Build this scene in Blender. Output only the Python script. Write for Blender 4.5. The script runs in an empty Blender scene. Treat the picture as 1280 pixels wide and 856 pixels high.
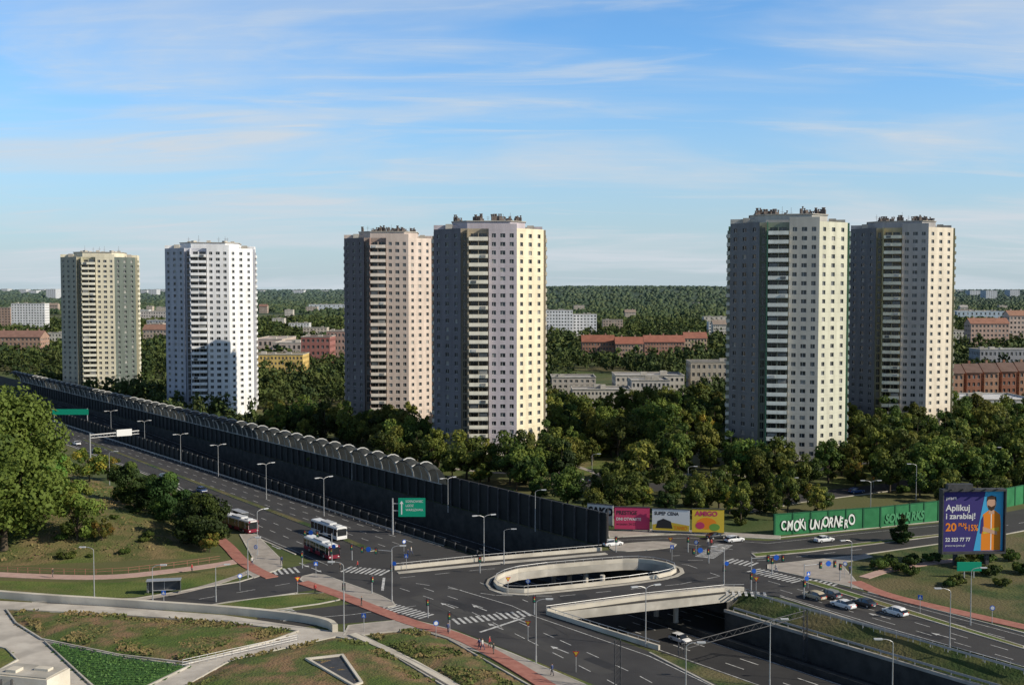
import bpy, math, random
import numpy as np
from mathutils import Vector, Matrix, geometry
from mathutils import noise as mn
random.seed(7); rng=np.random.default_rng(7)
scene=bpy.context.scene
FPX=1422.0; PIT=math.atan(68/FPX); H=55.0
def G(px,py,z=0.0):
    u=(px-640)/FPX; v=(428-py)/FPX
    dy=math.cos(PIT)+v*math.sin(PIT); dz=-math.sin(PIT)+v*math.cos(PIT)
    t=(z-H)/dz
    return (u*t,dy*t)
def GL(l,z=0.0): return [G(a,b,z) for a,b in l]
D=(0.608,-0.794); N=(0.794,0.608)
def P(s,n): return (s*D[0]+n*N[0], s*D[1]+n*N[1])
DANG=math.atan2(D[1],D[0])

# ---------------------------------------------------------------- materials
def mk(name,c1,c2=None,scale=0.3,rough=0.85,bump=0.0,bscale=None,detail=5,metal=0.0,spec=0.3,painted_haze=False,objrand=0.0,trans=0.0,contrast=(0.35,0.65),c3=None,s3=0.02):
    m=bpy.data.materials.new(name); m.use_nodes=True
    nt=m.node_tree; b=nt.nodes['Principled BSDF']
    b.inputs['Roughness'].default_value=rough; b.inputs['Metallic'].default_value=metal
    b.inputs['Specular IOR Level'].default_value=spec
    b.inputs['Base Color'].default_value=(*c1,1)
    col=None
    geo=nt.nodes.new('ShaderNodeNewGeometry')
    if c2 is not None:
        n=nt.nodes.new('ShaderNodeTexNoise'); n.inputs['Scale'].default_value=scale; n.inputs['Detail'].default_value=detail
        n.inputs['Roughness'].default_value=0.6
        nt.links.new(geo.outputs['Position'],n.inputs['Vector'])
        r=nt.nodes.new('ShaderNodeMapRange'); r.inputs[1].default_value=contrast[0]; r.inputs[2].default_value=contrast[1]
        nt.links.new(n.outputs['Fac'],r.inputs[0])
        mx=nt.nodes.new('ShaderNodeMix'); mx.data_type='RGBA'
        mx.inputs[6].default_value=(*c1,1); mx.inputs[7].default_value=(*c2,1)
        nt.links.new(r.outputs[0],mx.inputs[0]); col=mx.outputs[2]
    if c3 is not None:
        n=nt.nodes.new('ShaderNodeTexNoise'); n.inputs['Scale'].default_value=s3; n.inputs['Detail'].default_value=3
        nt.links.new(geo.outputs['Position'],n.inputs['Vector'])
        r=nt.nodes.new('ShaderNodeMapRange'); r.inputs[1].default_value=0.45; r.inputs[2].default_value=0.62
        nt.links.new(n.outputs['Fac'],r.inputs[0])
        mx=nt.nodes.new('ShaderNodeMix'); mx.data_type='RGBA'
        mx.inputs[7].default_value=(*c3,1); nt.links.new(col,mx.inputs[6])
        nt.links.new(r.outputs[0],mx.inputs[0]); col=mx.outputs[2]
    if objrand>0:
        oi=nt.nodes.new('ShaderNodeObjectInfo'); hs=nt.nodes.new('ShaderNodeHueSaturation')
        r=nt.nodes.new('ShaderNodeMapRange'); r.inputs[3].default_value=1-objrand; r.inputs[4].default_value=1+objrand*2.0
        nt.links.new(oi.outputs['Random'],r.inputs[0]); nt.links.new(r.outputs[0],hs.inputs['Value'])
        r2=nt.nodes.new('ShaderNodeMapRange'); r2.inputs[3].default_value=0.455; r2.inputs[4].default_value=0.525
        ml=nt.nodes.new('ShaderNodeMath'); ml.operation='MULTIPLY'; ml.inputs[1].default_value=7.31
        fr=nt.nodes.new('ShaderNodeMath'); fr.operation='FRACT'
        nt.links.new(oi.outputs['Random'],ml.inputs[0]); nt.links.new(ml.outputs[0],fr.inputs[0]); nt.links.new(fr.outputs[0],r2.inputs[0])
        nt.links.new(r2.outputs[0],hs.inputs['Hue'])
        if col is not None: nt.links.new(col,hs.inputs['Color'])
        else: hs.inputs['Color'].default_value=(*c1,1)
        col=hs.outputs[0]
    if painted_haze:  # aerial haze painted into the base colour, blue-grey with distance
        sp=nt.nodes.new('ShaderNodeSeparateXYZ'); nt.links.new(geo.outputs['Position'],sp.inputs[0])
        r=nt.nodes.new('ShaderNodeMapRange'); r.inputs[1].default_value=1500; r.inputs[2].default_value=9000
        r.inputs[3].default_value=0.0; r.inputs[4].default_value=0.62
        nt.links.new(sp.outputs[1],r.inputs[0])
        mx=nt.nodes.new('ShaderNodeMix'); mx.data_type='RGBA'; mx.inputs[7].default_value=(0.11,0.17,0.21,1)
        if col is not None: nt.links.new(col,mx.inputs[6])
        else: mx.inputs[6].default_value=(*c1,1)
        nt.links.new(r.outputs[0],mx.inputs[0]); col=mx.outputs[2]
    if col is not None: nt.links.new(col,b.inputs['Base Color'])
    if bump>0:
        n=nt.nodes.new('ShaderNodeTexNoise'); n.inputs['Scale'].default_value=bscale or scale*4; n.inputs['Detail'].default_value=6
        nt.links.new(geo.outputs['Position'],n.inputs['Vector'])
        bp=nt.nodes.new('ShaderNodeBump'); bp.inputs['Strength'].default_value=bump; bp.inputs['Distance'].default_value=0.3
        nt.links.new(n.outputs['Fac'],bp.inputs['Height']); nt.links.new(bp.outputs[0],b.inputs['Normal'])
    if trans>0:
        out=nt.nodes['Material Output']; tr=nt.nodes.new('ShaderNodeBsdfTranslucent'); ms=nt.nodes.new('ShaderNodeMixShader')
        ms.inputs[0].default_value=trans
        if col is not None: nt.links.new(col,tr.inputs['Color'])
        else: tr.inputs['Color'].default_value=(*c1,1)
        nt.links.new(b.outputs[0],ms.inputs[1]); nt.links.new(tr.outputs[0],ms.inputs[2]); nt.links.new(ms.outputs[0],out.inputs[0])
    return m

M={}
M['ground']=mk('ground_grass',(0.050,0.080,0.020),(0.095,0.11,0.035),0.05,0.95,0.4,1.5,painted_haze=True,c3=(0.13,0.115,0.05),s3=0.015)
M['lawn']=mk('lawn',(0.065,0.11,0.018),(0.12,0.15,0.035),0.12,0.95,0.8,2.5,c3=(0.16,0.14,0.055),s3=0.08,contrast=(.4,.6))
M['verge']=mk('verge',(0.035,0.065,0.016),(0.10,0.11,0.035),0.12,0.95,0.8,2.0,c3=(0.13,0.11,0.05),s3=0.07,contrast=(.42,.6))
M['meadow']=mk('dry_meadow',(0.085,0.095,0.03),(0.21,0.15,0.075),0.16,0.95,0.9,2.5,c3=(0.09,0.12,0.028),s3=0.06,contrast=(0.4,0.6))
M['meadow2']=mk('sedum_roof',(0.085,0.11,0.03),(0.22,0.14,0.075),0.22,0.95,0.9,3,c3=(0.075,0.115,0.022),s3=0.09,contrast=(0.42,0.58))
M['darkveg']=mk('groundcover',(0.03,0.09,0.02),(0.065,0.14,0.03),1.5,0.9,0.9,4)
M['asphalt']=mk('asphalt',(0.038,0.037,0.039),(0.064,0.062,0.061),0.10,0.85,0.15,6,c3=(0.05,0.048,0.047),s3=0.03)
M['asphalt_patch']=mk('asphalt_patch',(0.026,0.026,0.028),(0.036,0.036,0.038),0.4,0.8)
M['asphalt_worn']=mk('asphalt_worn',(0.072,0.069,0.066),(0.054,0.053,0.052),0.2,0.85)
M['asphalt2']=mk('asphalt_motorway',(0.030,0.030,0.032),(0.045,0.045,0.045),0.15,0.85)
M['paving']=mk('paving',(0.30,0.27,0.24),(0.40,0.36,0.32),0.5,0.9,0.1,8)
M['concrete']=mk('concrete',(0.42,0.39,0.34),(0.52,0.49,0.43),0.5,0.85,0.1,5,c3=(0.33,0.31,0.27),s3=0.15)
M['concrete_pale']=mk('concrete_pale',(0.56,0.51,0.42),(0.66,0.61,0.52),0.4,0.85,0.1,5,c3=(0.46,0.42,0.35),s3=.2)
M['concrete_dark']=mk('concrete_dark',(0.04,0.04,0.038),(0.08,0.078,0.07),0.4,0.9,0.1,4)
M['redpath']=mk('red_paving',(0.32,0.13,0.10),(0.40,0.18,0.14),0.8,0.9)
M['pinkpath']=mk('pink_paving',(0.42,0.28,0.24),(0.5,0.35,0.3),0.6,0.9)
M['white']=mk('road_paint',(0.66,0.66,0.64),(0.30,0.30,0.30),1.2,0.7)
M['yellow']=mk('yellow_paint',(0.65,0.50,0.10),None)
M['steel']=mk('galvanised_steel',(0.42,0.43,0.44),(0.5,0.5,0.5),3,0.45,metal=0.5)
M['hoop']=mk('canopy_hoop',(0.5,0.5,0.48),(0.6,0.6,0.58),3,0.6)
M['darkmetal']=mk('dark_metal',(0.045,0.047,0.05),(0.07,0.07,0.075),1,0.6)
M['barrier']=mk('noise_barrier_panel',(0.016,0.018,0.019),(0.030,0.033,0.033),0.25,0.6,spec=0.2)
M['barrier2']=mk('noise_barrier_canopy',(0.055,0.06,0.06),(0.09,0.095,0.09),0.5,0.4,spec=0.5,trans=.35)
M['green']=mk('green_barrier',(0.015,0.14,0.05),(0.03,0.20,0.075),0.3,0.6)
M['glass']=mk('window_glass_dark',(0.02,0.024,0.03),(0.045,0.05,0.055),0.4,0.12,spec=0.5)
M['glass2']=mk('window_glass_curtain',(0.20,0.20,0.19),(0.32,0.31,0.29),0.5,0.3)
M['glass3']=mk('window_glass_mid',(0.06,0.07,0.08),(0.10,0.11,0.12),0.5,0.15,spec=0.5)
M['frame']=mk('window_frame',(0.5,0.5,0.48),None,rough=0.5)
M['roof']=mk('roof_felt',(0.09,0.088,0.085),(0.15,0.145,0.14),0.2,0.95)
M['rust']=mk('roof_vent',(0.08,0.065,0.06),(0.17,0.14,0.125),1,0.8)
M['bark']=mk('bark',(0.06,0.045,0.03),(0.10,0.08,0.055),2,0.95)
def leafm(n,a,b,c=None): return mk(n,a,b,0.35,0.7,objrand=0.27,trans=0.3,spec=0.25)
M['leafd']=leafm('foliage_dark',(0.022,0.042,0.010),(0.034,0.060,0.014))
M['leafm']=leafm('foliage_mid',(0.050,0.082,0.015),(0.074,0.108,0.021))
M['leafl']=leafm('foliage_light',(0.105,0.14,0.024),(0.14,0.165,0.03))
M['leafp']=leafm('foliage_poplar',(0.105,0.185,0.03),(0.14,0.215,0.042))
M['leafpd']=leafm('foliage_poplar_dark',(0.05,0.105,0.02),(0.08,0.14,0.03))
M['leafy']=leafm('foliage_yellow',(0.24,0.20,0.03),(0.32,0.25,0.04))
M['massd']=mk('foliage_mass_dark',(0.020,0.039,0.011),(0.040,0.066,0.016),0.06,0.8,painted_haze=True,c3=(0.06,0.076,0.018),s3=0.03)
M['massl']=mk('foliage_mass_light',(0.055,0.085,0.018),(0.095,0.11,0.025),0.06,0.8,painted_haze=True,c3=(0.045,0.072,0.018),s3=0.03)

# ---------------------------------------------------------------- mesh builder
class MB:
    def __init__(s): s.v=[]; s.f=[]; s.m=[]
    def add(s,vs,fs,mi):
        o=len(s.v); s.v.extend([tuple(x) for x in vs])
        for f in fs: s.f.append(tuple(i+o for i in f)); s.m.append(mi)
    def quad(s,a,b,c,d,mi): s.add([a,b,c,d],[(0,1,2,3)],mi)
    def box(s,c,sz,mi=0,rot=0.0,taper=1.0):
        x,y,z=sz[0]/2,sz[1]/2,sz[2]/2; cs,sn=math.cos(rot),math.sin(rot); vs=[]
        for dz,t in ((-z,1),(z,taper)):
            for dx,dy in ((-x,-y),(x,-y),(x,y),(-x,y)):
                dx*=t; dy*=t
                vs.append((c[0]+dx*cs-dy*sn,c[1]+dx*sn+dy*cs,c[2]+dz))
        s.add(vs,[(3,2,1,0),(4,5,6,7),(0,1,5,4),(1,2,6,5),(2,3,7,6),(3,0,4,7)],mi)
    def prism(s,pts,z0,z1,mi,mside=None):
        n=len(pts)
        a=sum(pts[i][0]*pts[(i+1)%n][1]-pts[(i+1)%n][0]*pts[i][1] for i in range(n))
        if a<0: pts=pts[::-1]
        s.add([(x,y,z1) for x,y in pts],[tuple(range(n))],mi)
        for i in range(n):
            j=(i+1)%n
            s.quad((*pts[i],z0),(*pts[j],z0),(*pts[j],z1),(*pts[i],z1),mi if mside is None else mside)
    def tube(s,p0,p1,r0,r1,mi,n=8,caps=True):
        p0=Vector(p0); p1=Vector(p1); d=(p1-p0).normalized()
        a=Vector((0,0,1)) if abs(d.z)<0.9 else Vector((1,0,0))
        u=d.cross(a).normalized(); w=d.cross(u)
        vs=[]
        for p,r in ((p0,r0),(p1,r1)):
            for i in range(n):
                t=2*math.pi*i/n; vs.append(p+u*(r*math.cos(t))+w*(r*math.sin(t)))
        fs=[(i,i+n,(i+1)%n+n,(i+1)%n) for i in range(n)]
        if caps: fs+= [tuple(range(n)),tuple(range(2*n-1,n-1,-1))]
        s.add(vs,fs,mi)
    def ribbon(s,pts,w,z,mi):
        L,R=offs(pts,w)
        for i in range(len(pts)-1):
            s.quad((*R[i],z),(*R[i+1],z),(*L[i+1],z),(*L[i],z),mi)
    def wall(s,pts,w,z0,z1,mi,closed=False,mtop=None):
        if closed: pts=list(pts)+[pts[0]]
        L,R=offs(pts,w,closed)
        zt=z1 if isinstance(z1,(list,tuple)) else [z1]*len(pts)
        for i in range(len(pts)-1):
            a,b=zt[i],zt[i+1]
            s.quad((*R[i],a),(*R[i+1],b),(*L[i+1],b),(*L[i],a),mi if mtop is None else mtop)
            s.quad((*R[i],z0),(*R[i+1],z0),(*R[i+1],b),(*R[i],a),mi)
            s.quad((*L[i+1],z0),(*L[i],z0),(*L[i],a),(*L[i+1],b),mi)
        if not closed:
            s.quad((*L[0],z0),(*R[0],z0),(*R[0],zt[0]),(*L[0],zt[0]),mi)
            s.quad((*R[-1],z0),(*L[-1],z0),(*L[-1],zt[-1]),(*R[-1],zt[-1]),mi)
    def mesh(s,name,mats,smooth=False):
        me=bpy.data.meshes.new(name); me.from_pydata(s.v,[],s.f)
        for m in mats: me.materials.append(M[m] if isinstance(m,str) else m)
        me.polygons.foreach_set('material_index',s.m)
        if smooth: me.polygons.foreach_set('use_smooth',[True]*len(s.f))
        me.update(); return me
    def build(s,name,mats,loc=(0,0,0),rot=0,smooth=False):
        o=bpy.data.objects.new(name,s.mesh(name,mats,smooth)); scene.collection.objects.link(o)
        o.location=loc; o.rotation_euler=(0,0,rot); return o
def offs(pts,w,closed=False):
    L=[];R=[];n=len(pts)
    for i in range(n):
        if closed: a=pts[i-1] if i>0 else pts[-2]; b=pts[i]; c=pts[i+1] if i<n-1 else pts[1]
        else: a=pts[max(i-1,0)]; b=pts[i]; c=pts[min(i+1,n-1)]
        d1=Vector((b[0]-a[0],b[1]-a[1])); d2=Vector((c[0]-b[0],c[1]-b[1]))
        if d1.length<1e-6: d1=d2
        if d2.length<1e-6: d2=d1
        d1.normalize(); d2.normalize()
        n1=Vector((-d1.y,d1.x)); n2=Vector((-d2.y,d2.x)); m=(n1+n2)
        m=m.normalized() if m.length>1e-6 else n1
        k=w/2/max(0.4,m.dot(n1))
        L.append((b[0]+m.x*k,b[1]+m.y*k)); R.append((b[0]-m.x*k,b[1]-m.y*k))
    return L,R
def smoothline(pts,it=2,closed=False):
    for _ in range(it):
        q=[]; n=len(pts)
        rngi=range(n) if closed else range(n-1)
        if not closed: q.append(pts[0])
        for i in rngi:
            a=pts[i]; b=pts[(i+1)%n]
            q.append((a[0]*.75+b[0]*.25,a[1]*.75+b[1]*.25)); q.append((a[0]*.25+b[0]*.75,a[1]*.25+b[1]*.75))
        if not closed: q.append(pts[-1])
        pts=q
    return pts
def inpoly(x,y,poly):
    c=False;n=len(poly);j=n-1
    for i in range(n):
        xi,yi=poly[i];xj,yj=poly[j]
        if (yi>y)!=(yj>y) and x<(xj-xi)*(y-yi)/(yj-yi)+xi: c=not c
        j=i
    return c
def sheet(name,outers,holes,z,mat):
    vs=[];es=[]
    for poly in outers+holes:
        o=len(vs); n=len(poly); vs+= [Vector(p) for p in poly]; es+=[(o+i,o+(i+1)%n) for i in range(n)]
    V,E,Fc,_,_,_=geometry.delaunay_2d_cdt(vs,es,[],0,1e-4)
    fs=[]
    for f in Fc:
        cx=sum(V[i][0] for i in f)/len(f); cy=sum(V[i][1] for i in f)/len(f)
        if any(inpoly(cx,cy,p) for p in outers) and not any(inpoly(cx,cy,p) for p in holes): fs.append(tuple(f))
    me=bpy.data.meshes.new(name); me.from_pydata([(v[0],v[1],z) for v in V],[],fs)
    me.materials.append(M[mat]); me.update()
    o=bpy.data.objects.new(name,me); scene.collection.objects.link(o); return o
def npmesh(name,V,Q,mi,mats):
    me=bpy.data.meshes.new(name)
    me.vertices.add(len(V)); me.vertices.foreach_set('co',np.asarray(V,np.float32).ravel())
    k=Q.shape[1]
    me.loops.add(Q.size); me.loops.foreach_set('vertex_index',Q.astype(np.int32).ravel())
    me.polygons.add(len(Q)); me.polygons.foreach_set('loop_start',np.arange(len(Q),dtype=np.int32)*k)
    me.polygons.foreach_set('loop_total',np.full(len(Q),k,np.int32))
    for m in mats: me.materials.append(M[m])
    me.polygons.foreach_set('material_index',np.asarray(mi,np.int32))
    me.update(calc_edges=True); me.validate(); return me
def link(name,me,loc=(0,0,0),rot=0,sc=(1,1,1),parent=None):
    o=bpy.data.objects.new(name,me); scene.collection.objects.link(o); o.location=loc
    o.rotation_euler=(0,0,rot); o.scale=sc
    if parent: o.parent=parent
    return o
def empty(name,loc=(0,0,0),rot=0):
    o=bpy.data.objects.new(name,None); scene.collection.objects.link(o); o.location=loc; o.rotation_euler=(0,0,rot); return o
def text(body,size,loc,rot,mat,parent,name='lettering',sx=1.0,shear=0.0,bold=0.0):
    c=bpy.data.curves.new(name,'FONT'); c.body=body; c.size=size; c.align_x='LEFT'; c.shear=shear; c.offset=bold
    c.materials.append(M[mat]); o=bpy.data.objects.new(name,c); scene.collection.objects.link(o)
    o.location=loc; o.rotation_euler=rot; o.scale=(sx,1,1)
    if parent: o.parent=parent
    return o
def lerp(a,b,t): return (a[0]+(b[0]-a[0])*t,a[1]+(b[1]-a[1])*t)
def sn(p): return (p[0]*D[0]+p[1]*D[1], p[0]*N[0]+p[1]*N[1])

# ---------------------------------------------------------------- ground, trench and roads
hN=[P(-800,136),P(-600,136),(-4.2,229.2),(19.1,239.7),P(-600,161),P(-800,161)]
sN0=sn(hN[2])[0]; sN1=sn(hN[3])[0]
oval=smoothline(GL([(617,734),(622,722),(655,713),(768,703),(808,702),(842,709),(845,717),(815,724),(700,737),(640,742)]),1,True)
sA=G(683,766); sB=G(930,739)
hS=[sA,sB,P(-40,159.5),P(-40,123)]
BIG=16000
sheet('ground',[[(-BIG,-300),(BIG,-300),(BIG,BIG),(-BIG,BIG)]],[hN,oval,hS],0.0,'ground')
FL=-7.0
def floorz(s):
    t=(s+560)/(560-260); t=max(0,min(1,t)); t=t*t*(3-2*t); return -1.2+(FL+1.2)*t
mb=MB()
ss=[-800,-700,-600,-560,-520,-480,-440,-400,-360,-320,-290,-260,-230,-200,-150,-100,-40]
for a,b in zip(ss[:-1],ss[1:]):
    za,zb=floorz(a),floorz(b)
    n0=121 ; n1=162.5
    if a<-235: n0,n1=135.9,161.1
    mb.quad((*P(a,n0),za),(*P(b,n0),zb),(*P(b,n1),zb),(*P(a,n1),za),0)
    for n,w in ((137.2,.2),(141,.12),(144.6,.12),(147.4,.2),(150.3,.2),(153.8,.12),(157.2,.12),(160,.2)):
        if w<.15:
            s=a
            while s<b:
                z1=floorz(s)+.03; z2=floorz(s+4)+.03
                mb.quad((*P(s,n-w),z1),(*P(s+4,n-w),z2),(*P(s+4,n+w),z2),(*P(s,n+w),z1),1); s+=12
        else: mb.quad((*P(a,n-w/2),za+.02),(*P(b,n-w/2),zb+.02),(*P(b,n+w/2),zb+.02),(*P(a,n+w/2),za+.02),1)
mb.build('motorway',['asphalt2','white'])
mb=MB()
for a,b in zip(ss[:-1],ss[1:]):
    za,zb=floorz(a),floorz(b)
    for n in (148.3,149.4):
        mb.quad((*P(a,n),za),(*P(b,n),zb),(*P(b,n),zb+.9),(*P(a,n),za+.9),0)
    mb.quad((*P(a,148.3),za+.9),(*P(b,148.3),zb+.9),(*P(b,149.4),zb+.9),(*P(a,149.4),za+.9),0)
mb.build('median_barrier',['concrete_dark'])
mb=MB()
def vwall(p,q,z0,z1,mi=0,z0b=None): mb.quad((*p,z0),(*q,z0 if z0b is None else z0b),(*q,z1),(*p,z1),mi)
for a,b in zip(ss[:-1],ss[1:]):
    if b<=-200:
        vwall(P(a,136),P(b,136),floorz(a)-.3,0,0,floorz(b)-.3); vwall(P(a,161),P(b,161),floorz(a)-.3,0,0,floorz(b)-.3)
vwall(P(-200,136),P(sN0,136),FL,0); vwall(P(-200,161),P(sN1+.5,161),FL,0)
vwall(sA,P(-40,123),FL,0)
tS=sn(sB)[0]; tA=sn(sA)[0]
e0=P(tS,152.5); e1=P(-40,152.5)
vwall(e0,e1,FL,-2.8)
mb.wall([e0,e1],0.5,-2.8,-2.3,1)
vwall(P(sN1-2,121),P(tA+1,121),FL,-1.3); vwall(P(sN1-2,162),P(tS+3,162),FL,-1.3)
vwall(P(tS+0.5,152.5),P(tS,162),FL,-1.0,0); vwall(P(sN0-.3,121),P(sN0-.3,136.1),FL,-.1,0)
mb.build('retaining_wall',['concrete_dark','concrete'])
mb=MB(); K=14
def sp_(u,v):
    q0=lerp(P(tS+.2,152.6),sB,v); q1=lerp(P(-40,152.6),P(-40,159.6),v); p=lerp(q0,q1,u); return (*p,-2.6+2.6*v+(0.12*math.sin(u*40+v*9) if 0<v<1 else 0))
for i in range(K):
    for j in range(4): mb.quad(sp_(i/K,j/4),sp_((i+1)/K,j/4),sp_((i+1)/K,(j+1)/4),sp_(i/K,(j+1)/4),0)
mb.build('grass_slope',['verge'])
mb=MB()
mb.wall([sA,sB],0.5,-1.5,-0.02,0)
mb.wall([(-6,228.4),(21,240.6)],0.5,-1.5,-0.02,0)
mb.wall(oval,0.4,-1.5,-0.02,0,closed=True)
def sline(a,b,n):
    s0,n0=sn(a); s1,n1=sn(b); return s0+(s1-s0)*(n-n0)/(n1-n0)
for s in np.arange(sline((-6,228.4),(21,240.6),148.85)+1.5,sline(sA,sB,148.85)-1,5.0):
    p=P(s,148.85); mb.tube((*p,FL),(*p,-1.4),.5,.5,0,12)
mb.build('road_bridge',['concrete'])
def parapet(name,pts,closed=False,h=1.0):
    mb=MB(); mb.wall(pts,0.4,0.0,h*0.75,0,closed)
    q=list(pts)+([pts[0]] if closed else [])
    for a,b in zip(q[:-1],q[1:]):
        mb.tube((*a,h+.25),(*b,h+.25),.05,.05,1,6)
        L=math.dist(a,b); k=max(1,int(L/1.8))
        for i in range(k):
            p=lerp(a,b,i/k); mb.tube((*p,h*.7),(*p,h+.25),.04,.04,1,5)
    return mb.build(name,['concrete_pale','steel'])
parapet('bridge_parapet',[G(683,766),G(800,750),G(905,739),G(930,738.5)])
parapet('bridge_parapet',[G(493,712),G(600,701),G(752,688)])
parapet('bridge_parapet',oval,True)
parapet('bridge_parapet',[G(684,768),G(760,792),G(824,812)])
mb=MB()
mb.wall(GL([(690,760.5),(800,745.5),(905,734.5),(928,735)]),1.6,0.0,0.14,0)
mb.wall(GL([(497,716),(600,706),(758,692)]),1.4,0.0,0.14,0)
mb.build('bridge_kerb',['concrete'])
L_,R_=offs(oval+[oval[0]],2.6,True)
mb=MB(); q=R_ if sum(1 for p in R_ if inpoly(*p,oval))<3 else L_
mb.wall(q[:-1],.8,0.0,0.13,0,closed=True); mb.build('kerb',['concrete'])

R1=[P(-800,119),P(-310,117),P(-245,107),P(-200,106),P(-175,104),P(-175,134.6),P(-800,134.6)]
R2=GL([(352,712),(300,727),(170,748),(40,753),(40,763),(200,763),(262,756),(400,736),(490,738),(470,700),(400,700)])
R3=GL([(322,768),(420,757),(520,742),(600,755),(560,783),(520,772),(470,776),(380,783),(322,781)])
R4=GL([(395,698),(440,688),(500,711),(600,700),(765,687),(775,670),(860,668),(965,690),(968,745),(930,740),(683,766),(620,795),(560,785),(480,760)])
R5=GL([(480,745),(600,730),(690,768),(812,814),(905,860),(1000,900),(850,900),(748,858),(640,814),(560,783),(500,770)])
R6=GL([(765,690),(764,676),(830,669),(960,676),(1060,665),(1200,651),(1300,632),(1400,616),(1400,640),(1250,668),(1080,692),(960,708),(900,718)])
R7=GL([(900,712),(945,706),(1075,738),(1280,792),(1500,850),(1500,905),(1280,836),(1100,785),(968,745),(920,742)])
R8=GL([(905,628),(1000,616),(1110,604),(1300,570),(1300,578),(1110,613),(1000,627),(935,640)])
R9=GL([(690,596),(780,603),(850,604),(905,600),(915,612),(860,616),(780,612),(690,604)])
R10=GL([(850,592),(905,590),(905,600),(850,604)])
sheet('road',[R1,R2,R3,R4,R5,R6,R7,R8,R9,R10],[oval,hS,hN],0.03,'asphalt')
mb=MB()
for line_ in ([(778,671),(860,667),(962,673),(1060,663),(1200,649)],[(1000,704),(1080,693),(1250,669),(1350,650)],[(1085,740),(1280,791),(1400,825)],[(975,746),(1100,786),(1280,837)],[(345,713),(300,727),(170,748),(40,753)],[(262,757),(330,747),(372,741)],[(900,861),(812,815.5)],[(935,641),(1000,628),(1110,614),(1300,579)]):
    mb.wall(GL(line_),.35,0,.14,0)
mb.wall([P(-600,118.8),P(-310,116.8),P(-245,106.8),P(-212,106)],.35,0,.14,0); mb.wall([P(-600,134.75),P(-200,134.75)],.2,0,.16,0)
mb.build('kerb',['concrete'])
mb=MB()
for (a,b,w) in (((520,745),(640,790),3),((640,790),(760,842),2.6),((600,712),(740,700),3),((880,700),(960,690),3),((990,735),(1120,772),2.6),((400,720),(470,745),3)): mb.ribbon(GL([a,b]),w,.034,0)
for (a,b,w) in (((560,752),(585,760),2.4),((700,748),(735,745),3),((850,726),(870,724),4),((1150,790),(1180,798),2.5),((460,728),(500,732),2),((1010,680),(1060,674),2.2),((735,822),(765,834),2)): mb.ribbon(GL([a,b]),w,.038,1)
for k in range(38):
    px=random.uniform(500,1000); py=random.uniform(692,790); x,y=G(px,py)
    if not any(inpoly(x,y,r) for r in (R4,R5,R7)) or inpoly(x,y,oval) or inpoly(x,y,hS): continue
    a=random.choice((DANG,DANG+.1,.35,-.3)); L=random.uniform(6,16); q=[(x,y)]
    for j in range(5): a+=random.uniform(-.18,.18); q.append((q[-1][0]+math.cos(a)*L/5,q[-1][1]+math.sin(a)*L/5))
    if any(inpoly(*p,oval) or inpoly(*p,hS) or inpoly(*p,hN) for p in q): continue
    mb.ribbon(q,random.choice((.10,.16,.22)),.0400+.0001*k,1)
mb.build('road_surface_repairs',['asphalt_worn','asphalt_patch'])

def kerbed(name,px,mat,h=0.13,smooth=0):
    pts=GL(px)
    if smooth: pts=smoothline(pts,smooth,True)
    mb=MB(); mb.prism(pts,0.0,h,0,1); 
    mb.wall(pts,0.3,0.0,h+.02,1,closed=True)
    return mb.build(name,[mat,'concrete'])
kerbed('traffic_island',[(242,760),(300,750),(400,740),(432,744),(420,752),(330,764),(280,767)],'lawn',smooth=1)
kerbed('pavement',[(430,794),(436,782),(470,778),(512,774),(560,786),(640,817),(746,862),(830,905),(760,905),(690,862),(600,815),(530,797)],'paving',.12)
kerbed('traffic_island',[(372,722),(398,716),(430,728),(470,742),(498,756),(480,760),(445,750),(385,732)],'paving',.14,smooth=1)
kerbed('traffic_island',[(760,684),(775,680),(830,676),(850,682),(820,687),(770,690)],'paving',.135,smooth=1)
kerbed('traffic_island',[(1000,724),(1020,727),(1140,764),(1280,808),(1280,811),(1130,766),(1010,729)],'lawn',.13)
kerbed('traffic_island',[(940,692),(1010,686),(1200,665),(1200,667),(1010,690),(945,696)],'lawn',.125)
kerbed('pavement',[(960,706),(1082,693),(1090,696),(1050,704),(1066,722),(1078,737),(1040,728),(960,711)],'paving',.12)
kerbed('pavement',[(760,664),(830,661),(975,670),(975,674),(830,667),(762,672)],'paving',.122)
kerbed('pavement',[(300,668),(320,668),(352,700),(352,710),(318,722),(308,716),(318,700)],'paving',.124)
mb=MB(); mb.prism([P(-420,125.6),P(-225,120.5),P(-205,119.5),P(-205,121),P(-225,122.2),P(-420,126.6)],0,.15,0,1); mb.build('traffic_island',['verge','concrete'])

def path(name,px,w,mat,z=0.06,sm=2):
    mb=MB(); pts=smoothline(GL(px),sm); mb.wall(pts,w,0,z,0)
    return mb.build(name,[mat])
path('bicycle_path',[(378,728),(420,742),(470,762),(520,781),(575,795),(640,830),(700,868),(760,910)],2.6,'redpath',.17)
path('bicycle_path',[(262,665),(285,682),(300,700),(318,712),(340,722)],2.6,'redpath',.15)
path('footpath',[(-40,716),(60,721),(140,722),(220,713),(280,705),(305,699)],3.2,'pinkpath',.08)
path('bicycle_path',[(1068,727),(1100,742),(1160,757),(1290,786)],2.8,'redpath',.15)
path('footpath',[(1080,722),(1110,712),(1160,704),(1200,700)],2.2,'pinkpath',.12)
path('footpath',[(120,752),(170,750),(240,738),(300,720),(316,712)],1.6,'paving',.09)
path('footpath',[(690,575),(730,585),(770,602)],2,'paving',.06); path('footpath',[(900,590),(960,600),(1060,580),(1190,570)],2.4,'paving',.06); path('footpath',[(560,585),(620,592),(690,590)],2.2,'paving',.06)

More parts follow.
